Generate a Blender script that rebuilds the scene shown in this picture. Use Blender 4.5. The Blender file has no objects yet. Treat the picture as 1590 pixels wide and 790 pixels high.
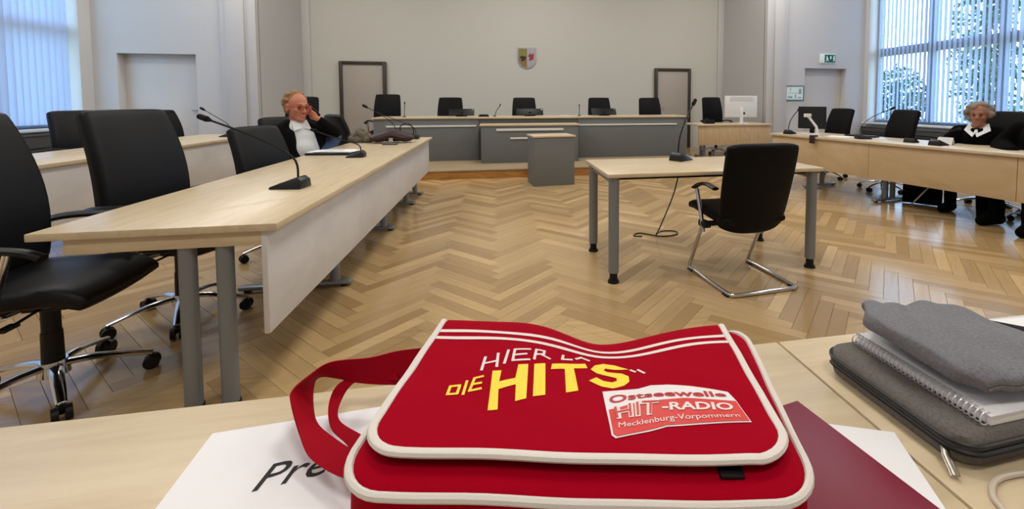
import bpy, bmesh, math, random
from math import sin, cos, pi, radians, exp, sqrt, atan, atan2
from mathutils import Vector, Matrix, Euler
random.seed(7)
S = bpy.context.scene
COL = S.collection

# ---------------------------------------------------------------- camera
CAM_H = 1.22; FPX = 700.0; PPX, PPY = 905.0, 194.0      # wide lens, off-centre crop of a larger photograph
PITCH = atan((PPY - 157) / FPX); YAW = atan((PPX - 772) * cos(PITCH) / FPX)
cF = Vector((sin(YAW)*cos(PITCH), cos(YAW)*cos(PITCH), -sin(PITCH)))
cR = Vector((cos(YAW), -sin(YAW), 0)); cU = cR.cross(cF)
cam = bpy.data.cameras.new('camera'); camo = bpy.data.objects.new('camera', cam); COL.objects.link(camo)
camo.matrix_world = Matrix(((cR.x, cU.x, -cF.x, 0), (cR.y, cU.y, -cF.y, 0), (cR.z, cU.z, -cF.z, CAM_H), (0, 0, 0, 1)))
cam.sensor_width = 36.0; cam.lens = 36.0 * FPX / 1590.0
cam.shift_x = -(PPX - 795.0) / 1590.0; cam.shift_y = -(395.0 - PPY) / 1590.0
cam.clip_start = 0.05; cam.clip_end = 200
S.camera = camo

# ---------------------------------------------------------------- sky, daylight, exposure
W = bpy.data.worlds.new('sky'); S.world = W; W.use_nodes = True
wn = W.node_tree.nodes; wl = W.node_tree.links
bg = wn['Background']; bg.inputs[0].default_value = (0.52, 0.75, 1.0, 1); bg.inputs[1].default_value = 6.0
S.view_settings.view_transform = 'Standard'; S.view_settings.look = 'None'
S.view_settings.exposure = 0.05; S.view_settings.gamma = 1.0; S.view_settings.use_curve_mapping = False
S.cycles.use_denoising = True
S.cycles.sample_clamp_indirect = 6.0
LAMP_W = 50.0            # each added overhead fill lamp

# ---------------------------------------------------------------- materials
MATS = {}
def new_mat(name):
    m = bpy.data.materials.new(name); m.use_nodes = True; MATS[name] = m
    nt = m.node_tree; return m, nt, nt.nodes['Principled BSDF']
def hexc(r, g, b):
    f = lambda c: (c/255/12.92) if c/255 <= .04045 else ((c/255+.055)/1.055)**2.4
    return (f(r), f(g), f(b), 1)
def plain(name, rgb, rough=.5, metal=0, spec=.5, bump=0, bscale=200, var=0, coat=0):
    m, nt, p = new_mat(name)
    c = hexc(*rgb); p.inputs['Base Color'].default_value = c
    p.inputs['Roughness'].default_value = rough; p.inputs['Metallic'].default_value = metal
    p.inputs['Specular IOR Level'].default_value = spec
    if coat: p.inputs['Coat Weight'].default_value = coat
    if bump or var:
        tc = nt.nodes.new('ShaderNodeTexCoord'); n = nt.nodes.new('ShaderNodeTexNoise')
        n.inputs['Scale'].default_value = bscale; n.inputs['Detail'].default_value = 3
        nt.links.new(tc.outputs['Object'], n.inputs['Vector'])
        if bump:
            b = nt.nodes.new('ShaderNodeBump'); b.inputs['Strength'].default_value = bump; b.inputs['Distance'].default_value = .002
            nt.links.new(n.outputs['Fac'], b.inputs['Height']); nt.links.new(b.outputs[0], p.inputs['Normal'])
        if var:
            mx = nt.nodes.new('ShaderNodeMixRGB'); mx.inputs[1].default_value = tuple(x*(1-var) for x in c[:3])+(1,)
            mx.inputs[2].default_value = tuple(min(1, x*(1+var)) for x in c[:3])+(1,)
            nt.links.new(n.outputs['Fac'], mx.inputs[0]); nt.links.new(mx.outputs[0], p.inputs['Base Color'])
    return m
def wood(name, rgb1, rgb2, scale=(2, 30, 30), rough=.35, spec=.4, attr=None, coat=0):
    m, nt, p = new_mat(name)
    tc = nt.nodes.new('ShaderNodeTexCoord'); mp = nt.nodes.new('ShaderNodeMapping'); mp.inputs['Scale'].default_value = scale
    n = nt.nodes.new('ShaderNodeTexNoise'); n.inputs['Scale'].default_value = 1.0; n.inputs['Detail'].default_value = 5; n.inputs['Roughness'].default_value = .6
    n.inputs['Distortion'].default_value = .6
    r = nt.nodes.new('ShaderNodeValToRGB'); r.color_ramp.elements[0].position = .3; r.color_ramp.elements[1].position = .7
    r.color_ramp.elements[0].color = hexc(*rgb1); r.color_ramp.elements[1].color = hexc(*rgb2)
    nt.links.new(tc.outputs['Object'], mp.inputs[0]); nt.links.new(mp.outputs[0], n.inputs['Vector'])
    fac = n.outputs['Fac']
    if attr:
        a = nt.nodes.new('ShaderNodeAttribute'); a.attribute_name = attr
        mm = nt.nodes.new('ShaderNodeMath'); mm.operation = 'MULTIPLY_ADD'; mm.inputs[1].default_value = .45
        nt.links.new(n.outputs['Fac'], mm.inputs[0])
        m2 = nt.nodes.new('ShaderNodeMath'); m2.operation = 'MULTIPLY_ADD'; m2.inputs[1].default_value = .62; m2.inputs[2].default_value = -.03
        nt.links.new(a.outputs['Fac'], m2.inputs[0]); nt.links.new(m2.outputs[0], mm.inputs[2]); fac = mm.outputs[0]
    nt.links.new(fac, r.inputs[0]); nt.links.new(r.outputs[0], p.inputs['Base Color'])
    p.inputs['Roughness'].default_value = rough; p.inputs['Specular IOR Level'].default_value = spec
    if coat: p.inputs['Coat Weight'].default_value = coat; p.inputs['Coat Roughness'].default_value = .12
    return m

plain('wall_white', (198, 197, 196), .85, bump=.05, bscale=60)
plain('wall_beige', (199, 198, 190), .85, bump=.05, bscale=60)
plain('ceiling_white', (235, 233, 228), .9)
plain('door_grey', (206, 202, 196), .5)
plain('door_grey_b', (168, 160, 150), .5)
plain('frame_dark', (52, 44, 38), .45)
plain('window_frame', (150, 156, 164), .45)
plain('joint', (132, 102, 68), .8)
wood('oak_plank', (160, 131, 90), (200, 170, 123), (3, 40, 40), .18, .5, 'tone')
wood('podium_riser', (168, 112, 52), (206, 152, 84), (4, 40, 40), .35)
wood('podium_top', (142, 122, 96), (164, 146, 116), (3, 30, 30), .45)
wood('beech', (194, 175, 143), (211, 194, 163), (3, 26, 26), .32, .4)
wood('beech_y', (194, 175, 143), (211, 194, 163), (26, 3, 26), .32, .4)
wood('panel_lit', (200, 198, 196), (216, 214, 212), (20, 2, 4), .4, .35)  # desk wood whitened in its colour to stand for light falling on it
wood('panel_beech', (184, 157, 118), (202, 176, 138), (20, 2, 4), .4, .35)
plain('leather', (10, 11, 16), .48, spec=.25, bump=.1, bscale=300)
plain('leather_black', (6, 6, 8), .55, spec=.15, bump=.1, bscale=300)
plain('plastic_black', (11, 11, 12), .45, spec=.3)
plain('plastic_dark', (28, 29, 32), .4, spec=.35)
plain('foam', (14, 14, 15), .95, bump=.5, bscale=900)
plain('chrome', (205, 205, 208), .14, metal=1)
plain('steel_grey', (140, 145, 150), .38, metal=.6)
plain('grey_leg', (128, 133, 137), .4, metal=.3)
plain('bench_grey', (106, 108, 107), .55, var=.03, bscale=3)
plain('rail_white', (226, 226, 220), .4)
plain('white_plastic', (222, 222, 220), .35)
plain('paper', (232, 232, 235), .8)
plain('ink', (24, 22, 24), .7)
plain('red_fabric', (156, 0, 28), .75, spec=.04, bump=.25, bscale=900, var=.05)
plain('strap_red', (154, 0, 26), .75, spec=.1, bump=.3, bscale=700)
plain('piping', (216, 210, 202), .6, bump=.2, bscale=600)
plain('print_white', (226, 214, 210), .6)
plain('print_yellow', (246, 214, 52), .6)
plain('logo_white', (226, 222, 222), .45)
plain('logo_red', (206, 46, 44), .45)
plain('logo_dark', (176, 14, 30), .45)
plain('binder', (120, 20, 50), .42, spec=.4)
plain('sleeve_grey', (104, 99, 96), .85, spec=.2, bump=.5, bscale=260, var=.45)
plain('felt_grey', (118, 118, 123), .9, spec=.15, bump=.5, bscale=240, var=.4)
plain('wire_white', (222, 222, 224), .3, metal=.4)
plain('zip_metal', (176, 170, 160), .3, metal=1)
plain('cable_white', (196, 184, 168), .5)
plain('cable_dark', (44, 38, 32), .6)
plain('wine_bag', (48, 16, 26), .5, bump=.2, bscale=200)
plain('lens', (120, 170, 200), .08)
plain('frame_green', (10, 26, 22), .3)
plain('skin', (196, 128, 104), .5, spec=.3)
plain('skin_shaded', (158, 106, 86), .5, spec=.3)  # backlit faces: their shade is put into this darker skin colour
plain('hair_sandy', (146, 108, 74), .7, bump=.6, bscale=400, var=.3)
plain('hair_grey_shaded', (132, 118, 104), .75, bump=.8, bscale=300, var=.35)  # grey hair, darkened in the colour for standing against the light
plain('jacket', (9, 9, 12), .85, spec=.12, bump=.2, bscale=300)
plain('robe', (4, 4, 5), .9, spec=.08)
plain('shirt', (226, 230, 232), .75, bump=.3, bscale=25)
plain('denim', (46, 66, 100), .85, bump=.3, bscale=500, var=.2)
plain('lips', (160, 84, 76), .5)
plain('glass_red', (150, 30, 36), .3)
plain('eye', (40, 34, 30), .2)
plain('fur', (112, 104, 90), .95, bump=1, bscale=120, var=.5)
plain('sign_green', (14, 92, 74), .4)
plain('sign_white', (224, 240, 234), .4)
plain('plan_blue', (70, 100, 120), .5)
plain('plan_print', (150, 178, 186), .6)
plain('crest_gold', (132, 124, 60), .5)
plain('crest_silver', (168, 166, 172), .5)
plain('crest_black', (40, 34, 28), .5)
plain('crest_red', (150, 44, 50), .5)
plain('crest_orange', (136, 108, 62), .5)
plain('radiator', (58, 58, 60), .6)
plain('sill', (216, 222, 230), .4)
plain('bark', (70, 58, 46), .9)
plain('leaf', (58, 92, 52), .7, var=.4, bscale=2)
plain('grass', (92, 120, 70), .9)
plain('facade', (196, 200, 206), .9)

def blind_mat():
    m, nt, p = new_mat('blind')
    out = nt.nodes['Material Output']
    d = nt.nodes.new('ShaderNodeBsdfDiffuse'); d.inputs[0].default_value = (.60, .68, .82, 1)
    t = nt.nodes.new('ShaderNodeBsdfTranslucent'); t.inputs[0].default_value = (.68, .79, .95, 1)
    mx = nt.nodes.new('ShaderNodeMixShader'); mx.inputs[0].default_value = .5
    nt.links.new(d.outputs[0], mx.inputs[1]); nt.links.new(t.outputs[0], mx.inputs[2]); nt.links.new(mx.outputs[0], out.inputs[0])
    nt.nodes.remove(p)
blind_mat()
def glass_mat():
    m, nt, p = new_mat('pane_glass')
    out = nt.nodes['Material Output']
    t = nt.nodes.new('ShaderNodeBsdfTransparent'); t.inputs[0].default_value = (.93, .96, .98, 1)
    g = nt.nodes.new('ShaderNodeBsdfGlossy'); g.inputs['Roughness'].default_value = .02
    mx = nt.nodes.new('ShaderNodeMixShader'); mx.inputs[0].default_value = .06
    nt.links.new(t.outputs[0], mx.inputs[1]); nt.links.new(g.outputs[0], mx.inputs[2]); nt.links.new(mx.outputs[0], out.inputs[0])
    nt.nodes.remove(p)
glass_mat()
def emit_mat(name, rgb, strength):
    m, nt, p = new_mat(name)
    p.inputs['Emission Color'].default_value = rgb; p.inputs['Emission Strength'].default_value = strength
emit_mat('fill_diffuser', (1, .93, .82, 1), 4)  # glow of the added overhead fill lamps

# ---------------------------------------------------------------- mesh helpers
class MB:
    def __init__(s): s.v = []; s.f = []
    def add(s, vs, fs, M=None):
        o = len(s.v)
        s.v += [(M @ Vector(p))[:] if M else tuple(p) for p in vs]; s.f += [tuple(i+o for i in q) for q in fs]; return s
    def box(s, x0, x1, y0, y1, z0, z1, M=None):
        vs = [(x, y, z) for z in (z0, z1) for y in (y0, y1) for x in (x0, x1)]
        return s.add(vs, [(0, 2, 3, 1), (4, 5, 7, 6), (0, 1, 5, 4), (2, 6, 7, 3), (0, 4, 6, 2), (1, 3, 7, 5)], M)
    def cyl(s, p0, p1, r0, r1=None, n=16, cap=True):
        r1 = r0 if r1 is None else r1; p0 = Vector(p0); p1 = Vector(p1); d = (p1-p0).normalized()
        a = d.orthogonal().normalized(); b = d.cross(a)
        vs = []; fs = []
        for p, r in ((p0, r0), (p1, r1)):
            for i in range(n): t = 2*pi*i/n; vs.append(p + (a*cos(t)+b*sin(t))*r)
        for i in range(n): j = (i+1) % n; fs.append((i, j, n+j, n+i))
        if cap: fs += [tuple(range(n-1, -1, -1)), tuple(range(n, 2*n))]
        return s.add(vs, fs)
    def tube(s, path, r, n=8, closed=False, flat=None):
        P = [Vector(p) for p in path]; m = len(P); vs = []; fs = []
        rr = r if isinstance(r, (list, tuple)) else [r]*m
        ref = None
        for i in range(m):
            if closed: t = (P[(i+1) % m]-P[i-1])
            else: t = P[min(i+1, m-1)]-P[max(i-1, 0)]
            t.normalize()
            if ref is None:
                ref = Vector((0, 0, 1)) if abs(t.z) < .9 else Vector((1, 0, 0))
            a = (ref - t*ref.dot(t)).normalized(); b = t.cross(a); ref = a
            for k in range(n):
                q = 2*pi*k/n
                fa, fb = (flat if flat else (1, 1))
                vs.append(P[i] + a*cos(q)*rr[i]*fa + b*sin(q)*rr[i]*fb)
        for i in range(m if closed else m-1):
            j = (i+1) % m
            for k in range(n): l = (k+1) % n; fs.append((i*n+k, i*n+l, j*n+l, j*n+k))
        if not closed: fs += [tuple(range(n-1, -1, -1)), tuple((m-1)*n+k for k in range(n))]
        return s.add(vs, fs)
    def ell(s, c, rad, rot=None, nu=16, nv=10):
        vs = []; fs = []; c = Vector(c); M = rot.to_3x3() if rot else Matrix.Identity(3)
        for i in range(1, nv):
            t = pi*i/nv
            for k in range(nu):
                q = 2*pi*k/nu; vs.append(c + M @ Vector((rad[0]*sin(t)*cos(q), rad[1]*sin(t)*sin(q), rad[2]*cos(t))))
        vs += [c + M @ Vector((0, 0, rad[2])), c - M @ Vector((0, 0, rad[2]))]
        T, B = len(vs)-2, len(vs)-1
        for k in range(nu):
            l = (k+1) % nu; fs.append((T, k, l)); fs.append((B, (nv-2)*nu+l, (nv-2)*nu+k))
            for i in range(nv-2): fs.append((i*nu+k, (i+1)*nu+k, (i+1)*nu+l, i*nu+l))
        return s.add(vs, fs)
    def cap(s, p0, r0, p1, r1, n=14):
        s.cyl(p0, p1, r0, r1, n); s.ell(p0, (r0,)*3, None, n, 8); s.ell(p1, (r1,)*3, None, n, 8); return s
    def prism(s, poly, z0, z1, M=None):
        n = len(poly); vs = [(x, y, z0) for x, y in poly]+[(x, y, z1) for x, y in poly]
        fs = [tuple(range(n-1, -1, -1)), tuple(range(n, 2*n))]+[(i, (i+1) % n, n+(i+1) % n, n+i) for i in range(n)]
        return s.add(vs, fs, M)
    def pillow(s, fn, t, nu=14, nv=14, p=4.0):
        """closed slab: fn(u,v) centre surface, u,v in 0..1, thickness t rounded off at the rim"""
        us = [.5-.5*cos(pi*i/nu) for i in range(nu+1)]; vs_ = [.5-.5*cos(pi*i/nv) for i in range(nv+1)]
        vs = []; fs = []; e = 1e-3
        def nrm(u, v):
            a = Vector(fn(min(1, u+e), v))-Vector(fn(max(0, u-e), v)); b = Vector(fn(u, min(1, v+e)))-Vector(fn(u, max(0, v-e)))
            return a.cross(b).normalized()
        for side in (1, -1):
            for v in vs_:
                for u in us:
                    k = (max(0, 1-abs(2*u-1)**p)*max(0, 1-abs(2*v-1)**p))**(1/p)
                    tt = t(u, v) if callable(t) else t
                    vs.append(Vector(fn(u, v)) + nrm(u, v)*side*tt*.5*k)
        w = nu+1; N = w*(nv+1)
        for j in range(nv):
            for i in range(nu):
                a = j*w+i; fs.append((a, a+1, a+w+1, a+w)); fs.append((N+a, N+a+w, N+a+w+1, N+a+1))
        return s.add(vs, fs)
    def mesh(s, name, mat, bevel=0, seg=2, merge=0, smooth=True, angle=40):
        me = bpy.data.meshes.new(name); me.from_pydata([tuple(p) for p in s.v], [], s.f)
        if bevel or merge:
            bm = bmesh.new(); bm.from_mesh(me)
            if merge: bmesh.ops.remove_doubles(bm, verts=bm.verts, dist=merge)
            if bevel:
                ed = [e for e in bm.edges if len(e.link_faces) == 2 and e.calc_face_angle(0) > .5]
                bmesh.ops.bevel(bm, geom=ed, offset=bevel, segments=seg, profile=.5, affect='EDGES', clamp_overlap=True)
            bm.to_mesh(me); bm.free()
        me.materials.append(MATS[mat])
        if smooth:
            me.polygons.foreach_set('use_smooth', [True]*len(me.polygons)); me.set_sharp_from_angle(angle=radians(angle))
        return me
    def build(s, name, mat, parent=None, **k):
        o = bpy.data.objects.new(name, s.mesh(name, mat, **k)); COL.objects.link(o)
        if parent: o.parent = parent
        return o
def RM(loc=(0, 0, 0), rz=0, rx=0, ry=0):
    return Matrix.Translation(loc) @ Euler((rx, ry, rz)).to_matrix().to_4x4()
def tag(o, label=None, cat=None, group=None, kind=None):
    if label: o['label'] = label
    if cat: o['category'] = cat
    if group: o['group'] = group
    if kind: o['kind'] = kind
    return o
def thing(name, label, cat, loc=(0, 0, 0), rz=0, group=None):
    o = bpy.data.objects.new(name, None); COL.objects.link(o); o.empty_display_size = .05
    o.location = loc; o.rotation_euler = (0, 0, rz); return tag(o, label, cat, group)
def copy_tree(o, label=None, loc=None, rz=None, group=None, parent=None):
    c = o.copy(); COL.objects.link(c); c.parent = parent
    if label: c['label'] = label
    if group: c['group'] = group
    if loc is not None: c.location = loc
    if rz is not None: c.rotation_euler = (0, 0, rz)
    for ch in [x for x in bpy.data.objects if x.parent == o]: copy_tree(ch, parent=c)
    return c
def bez(pts, n=8):
    """Catmull-Rom through the points"""
    P = [Vector(p) for p in pts]; out = []
    for i in range(len(P)-1):
        p0 = P[max(i-1, 0)]; p1 = P[i]; p2 = P[i+1]; p3 = P[min(i+2, len(P)-1)]
        for k in range(n):
            t = k/n; out.append(.5*((2*p1)+(p2-p0)*t+(2*p0-5*p1+4*p2-p3)*t*t+(-p0+3*p1-3*p2+p3)*t**3))
    out.append(P[-1]); return out
def remesh(mb, name, mat, voxel, parent=None, smooth=4):
    """many overlapping solids become one continuous skin"""
    me = bpy.data.meshes.new('tmp'); me.from_pydata([tuple(p) for p in mb.v], [], mb.f)
    o = bpy.data.objects.new('tmp', me); COL.objects.link(o)
    m = o.modifiers.new('r', 'REMESH'); m.mode = 'VOXEL'; m.voxel_size = voxel
    if smooth:
        k = o.modifiers.new('s', 'SMOOTH'); k.iterations = smooth; k.factor = .5
    bpy.context.view_layer.update()
    ev = o.evaluated_get(bpy.context.evaluated_depsgraph_get()); new = bpy.data.meshes.new_from_object(ev)
    bpy.data.objects.remove(o); bpy.data.meshes.remove(me)
    new.name = name; new.materials.clear(); new.materials.append(MATS[mat])
    new.polygons.foreach_set('use_smooth', [True]*len(new.polygons))
    ob = bpy.data.objects.new(name, new); COL.objects.link(ob)
    if parent: ob.parent = parent
    return ob
def project(p):
    d = Vector(p)-Vector((0, 0, CAM_H)); w = d.dot(cF)
    return (PPX+FPX*d.dot(cR)/w, PPY-FPX*d.dot(cU)/w) if w > .05 else (-9999, -9999)

# ================================================================ SETTING
XL, XR, YF, YA, YB, ZC = -6.88, 8.55, 9.3, 11.2, -3.0, 5.2      # side walls, front wall, alcove back wall, rear wall, ceiling
AL, AR = -4.28, 5.93                                            # alcove
def struct(name, mb, mat, **k): return tag(mb.build(name, mat, **k), kind='structure')
floor = struct('floor', MB().box(XL-.4, XR+.4, YB-.3, YA+.3, -.12, -.006), 'joint')
struct('ceiling', MB().box(XL-.4, XR+.4, YB-.3, YA+.3, ZC, ZC+.15), 'ceiling_white')
struct('wall_rear', MB().box(XL-.4, XR+.4, YB-.3, YB, -.12, ZC), 'wall_white')
struct('wall_alcove', MB().box(AL-.3, AR+.3, YA, YA+.3, -.12, ZC), 'wall_beige')
struct('wall_alcove_left', MB().box(AL-.3, AL, YF+.3, YA, -.12, ZC), 'wall_white')
struct('wall_alcove_right', MB().box(AR, AR+.3, YF+.3, YA, -.12, ZC), 'wall_white')
DL = (-6.52, -5.31, 2.06); DR = (6.97, 8.06, 1.98)
m = MB(); m.box(XL-.4, DL[0], YF, YF+.3, -.12, ZC); m.box(DL[1], AL, YF, YF+.3, -.12, ZC); m.box(DL[0], DL[1], YF, YF+.3, DL[2], ZC)
struct('wall_front_left', m, 'wall_white')
m = MB(); m.box(AR, DR[0], YF, YF+.3, -.12, ZC); m.box(DR[1], XR+.4, YF, YF+.3, -.12, ZC); m.box(DR[0], DR[1], YF, YF+.3, DR[2], ZC)
struct('wall_front_right', m, 'wall_white')
WL = (4.4, 9.06, .80, 4.7); WR = (3.8, 9.18, .74, 4.7)
for nm, xa, xb, w in (('wall_left', XL-.4, XL, WL), ('wall_right', XR, XR+.4, WR)):
    m = MB(); m.box(xa, xb, YB-.3, w[0], -.12, ZC); m.box(xa, xb, w[1], YF, -.12, ZC); m.box(xa, xb, w[0], w[1], -.12, w[2]); m.box(xa, xb, w[0], w[1], w[3], ZC)
    struct(nm, m, 'wall_white')
# pilasters and corner strips
def pil(name, x0, x1, y0, y1, grooves):
    o = struct(name, MB().box(x0, x1, y0, y1, 0, ZC), 'wall_white', bevel=.008)
    for a, b, d in grooves: MB().box(a, b, y0-d, y0+.01, 0, ZC).build('moulding', 'wall_white', o, bevel=.006)
pil('trim_1', AL-.60, AL, YF-.06, YF+.02, [(AL-.50, AL-.20, .03), (AL-.13, AL, .05)])
pil('trim_2', AR, AR+.54, YF-.06, YF+.02, [(AR, AR+.12, .05), (AR+.2, AR+.45, .03)])
pil('trim_3', AL, AL+.17, YA-.05, YA+.02, [])
pil('trim_4', AR-.17, AR, YA-.05, YA+.02, [])
# doors
def door(name, x0, x1, zt, y, z0, mat, frame=None, handle=1, fw=.07):
    d = tag(thing(name, None, None, ((x0+x1)/2, y, z0)), kind='structure'); w = (x1-x0)/2; h = zt-z0
    if frame:
        MB().box(-w, -w+fw, -.05, .04, 0, h).build('door_jamb', frame, d, bevel=.004); MB().box(w-fw, w, -.05, .04, 0, h).build('door_jamb', frame, d, bevel=.004)
        MB().box(-w+fw, w-fw, -.05, .04, h-fw, h).build('door_head', frame, d, bevel=.004); w -= fw; h -= fw
    MB().box(-w, w, -.02, .03, 0, h).build('door_leaf', mat, d, bevel=.003)
    hx = w-.07 if handle > 0 else -w+.07
    k = MB().box(hx-.02, hx+.02, -.028, -.018, .93, 1.13); k.cyl((hx, -.02, 1.05), (hx, -.06, 1.05), .009, n=8); k.cyl((hx, -.06, 1.05), (hx-.11*handle, -.06, 1.05), .009, n=8)
    k.build('door_handle', 'steel_grey', d)
    return d
door('door_1', DL[0], DL[1], DL[2], YF+.2, 0, 'door_grey')
door('door_2', DR[0], DR[1], DR[2], YF+.2, 0, 'door_grey', handle=-1)
PZ = .14
door('door_3', -3.52, -2.52, 2.13, YA-.04, PZ, 'door_grey_b', 'frame_dark')
door('door_4', 4.01, 4.99, 2.07, YA-.04, 0, 'door_grey_b', 'frame_dark', handle=-1)
# podium
pod = struct('podium', MB().box(-3.75, 3.75, 7.29, YA, 0, PZ-.022), 'podium_riser')
for i in range(5):
    a = -3.75+1.5*i; MB().box(a+.001, a+1.499, 7.262, 7.29, .0, PZ-.024).build('riser_board', 'podium_riser', pod, bevel=.002)
MB().box(-3.76, 3.76, 7.24, YA, PZ-.022, PZ).build('podium_deck', 'podium_top', pod, bevel=.004)

# parquet: herringbone planks, 300 nearest in view one by one, the rest joined
def parquet():
    L, w, th = .565, .0807, .006
    tones = [.5*random.random()+.5*random.random() for _ in range(16)]
    def plank_mesh(k):
        g = .0006; me = MB().box(g, L-g, g, w-g, -th, 0).mesh('plank', 'oak_plank', bevel=.0008, seg=1)
        a = me.attributes.new('tone', 'FLOAT', 'POINT'); a.data.foreach_set('value', [tones[k]]*len(me.vertices)); return me
    variants = [plank_mesh(k) for k in range(16)]
    c45 = cos(pi/4); R45 = Matrix.Rotation(pi/4, 3, 'Z')
    planks = []; ax, ay = .0, 0
    # local lattice: H_k at (kw,kw) along +x ; V_k at (kw+L, kw+w-L) along +y ; strip step (L+w, -(L-w)); rotated 45 deg
    for mm in range(-14, 14):
        for k in range(-150, 150):
            for typ in (0, 1):
                x = k*w+mm*(L+w); y = k*w-mm*(L-w)
                if typ: x += L; y += w-L
                cx, cy = (x+L/2, y+w/2) if typ == 0 else (x+w/2, y+L/2)
                wc = R45 @ Vector((cx, cy, 0)); X, Y = wc.x+ax, wc.y+ay
                if not (XL-.2 < X < XR+.2 and .2 < Y < YA-.1): continue
                if Y > 7.6 and -3.4 < X < 3.4: continue
                planks.append((x, y, typ, X, Y))
    sc = []
    for i, (x, y, t, X, Y) in enumerate(planks):
        u, v = project((X, Y, 0)); vis = -5 < u < 1595 and 200 < v < 662-u*.108
        hid = (-1.7 < X < -1.0 and Y < 6.2 and u < 410) or (570 < u < 1230 and v > 500)
        if vis and not hid: sc.append((-(1/(X*X+Y*Y+1.5)**1.5), i))
    sc.sort(); near = set(i for _, i in sc[:298])
    big = MB(); tn = []
    for i, (x, y, t, X, Y) in enumerate(planks):
        k = random.randrange(16)
        if t == 0: M = Matrix.Translation((ax, ay, 0)) @ Matrix.Rotation(pi/4, 4, 'Z') @ Matrix.Translation((x, y, 0))
        else: M = Matrix.Translation((ax, ay, 0)) @ Matrix.Rotation(pi/4, 4, 'Z') @ Matrix.Translation((x+w, y, 0)) @ Matrix.Rotation(pi/2, 4, 'Z')
        if i in near:
            o = bpy.data.objects.new('plank', variants[k]); COL.objects.link(o); o.parent = floor; o.matrix_local = M
        else:
            big.box(.0006, L-.0006, .0006, w-.0006, -th, 0, M); tn += [tones[k]]*8
    o = big.build('parquet_rest', 'oak_plank', floor, smooth=False)
    a = o.data.attributes.new('tone', 'FLOAT', 'POINT'); a.data.foreach_set('value', tn); tag(o, kind='stuff')
parquet()

# windows
def window(name, xin, sgn, w, nm):
    """xin inner wall face; sgn +1 when the outside lies towards +x"""
    y0, y1, z0, z1 = w; d = tag(thing(name, None, None, (xin+sgn*.26, (y0+y1)/2, z0)), kind='structure'); hy = (y1-y0)/2; hz = z1-z0
    f = MB(); t = .06
    f.box(-.04, .04, -hy, -hy+t, 0, hz); f.box(-.04, .04, hy-t, hy, 0, hz); f.box(-.04, .04, -hy+t, hy-t, 0, t); f.box(-.04, .04, -hy+t, hy-t, hz-t, hz)
    f.build('window_frame', 'window_frame', d)
    n = nm; step = 2*hy/n; zt = 1.60
    MB().box(-.05, .05, -hy+t, hy-t, zt-.09, zt+.09).build('transom', 'window_frame', d)
    for i in range(1, n):
        MB().box(-.045, .045, -hy+i*step-.07, -hy+i*step+.07, t, hz-t).build('mullion', 'window_frame', d)
    for i in range(n):
        a = -hy+i*step+.07; b = -hy+(i+1)*step-.07
        for za, zb in ((t, zt-.09), (zt+.09, hz-t)):
            MB().box(-.004, .004, a, b, za, zb).build('pane', 'pane_glass', d)
    s = MB().box(-sgn*.36 if sgn > 0 else -.24, .24 if sgn > 0 else .36, -hy-.04, hy+.04, -.045, 0)
    s.build('window_sill', 'sill', d, bevel=.006)
window('window_1', XL, -1, WL, 4)
window('window_2', XR, 1, WR, 4)
def blind(label, x, w, pitch, width, ang, jit=.05):
    y0, y1, z0, z1 = w; d = thing('vertical_blind', label, 'blind', (x, (y0+y1)/2, z0))
    MB().box(-.03, .03, -(y1-y0)/2+.02, (y1-y0)/2-.02, z1-z0-.05, z1-z0-.005).build('head_rail', 'white_plastic', d)
    sl = []
    def fn(u, v): t = (u-.5)*width; return (.006*(1-(2*u-1)**2), t, .05+(z1-z0-.11)*v)
    vs = []; fs = []
    for j, v in enumerate((0, 1)):
        for side in (-.0006, .0006):
            for u in (0, .25, .5, .75, 1): p = fn(u, v); vs.append((p[0]+side, p[1], p[2]))
    for i in range(4): fs += [(i, i+1, 10+i+1, 10+i), (5+i, 15+i, 15+i+1, 5+i+1)]
    fs += [(0, 10, 15, 5), (4, 9, 19, 14), (0, 5, 6, 7, 8, 9, 4, 3, 2, 1), (10, 11, 12, 13, 14, 19, 18, 17, 16, 15)]
    me = MB().add(vs, fs).mesh('slat', 'blind', smooth=True)
    n = int((y1-y0-.1)/pitch)
    for i in range(n):
        o = bpy.data.objects.new('slat', me); COL.objects.link(o); o.parent = d
        o.location = (0, -(y1-y0)/2+.08+i*pitch, 0); o.rotation_euler = (0, 0, ang+random.uniform(-jit, jit))
    return d
blind('pale vertical slat blind drawn closed across the window by the grey chairs', XL-.10, WL, .108, .122, radians(-16), .11)
blind('half open vertical slat blind over the window behind the robed woman', XR+.10, WR, .102, .106, radians(-24))
def radiator(label, x, y0, y1, zt):
    d = thing('radiator_cover', label, 'radiator', (x, (y0+y1)/2, 0)); h = (y1-y0)/2
    MB().box(-.09, .09, -h, h, .1, zt).build('body', 'radiator', d, bevel=.01)
    MB().box(-.10, .10, -h-.01, h+.01, zt, zt+.02).build('top_board', 'radiator', d, bevel=.004)
    for i in range(4): a = -h+.2+i*(2*h-.4)/3; MB().box(-.03, .03, a-.03, a+.03, 0, .1).build('foot', 'radiator', d)
    for i in range(8): MB().box(.09*(-1 if x > 0 else 1)-.004, .09*(-1 if x > 0 else 1)+.004, -h+.05, h-.05, .16+i*.05, .18+i*.05).build('louvre', 'plastic_black', d)
radiator('dark long radiator cover under the window by the pale closed blind', XL+.14, 4.6, 9.0, .70)
radiator('dark long radiator cover under the window with the half open blind', XR-.14, 4.0, 9.1, .62)

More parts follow.
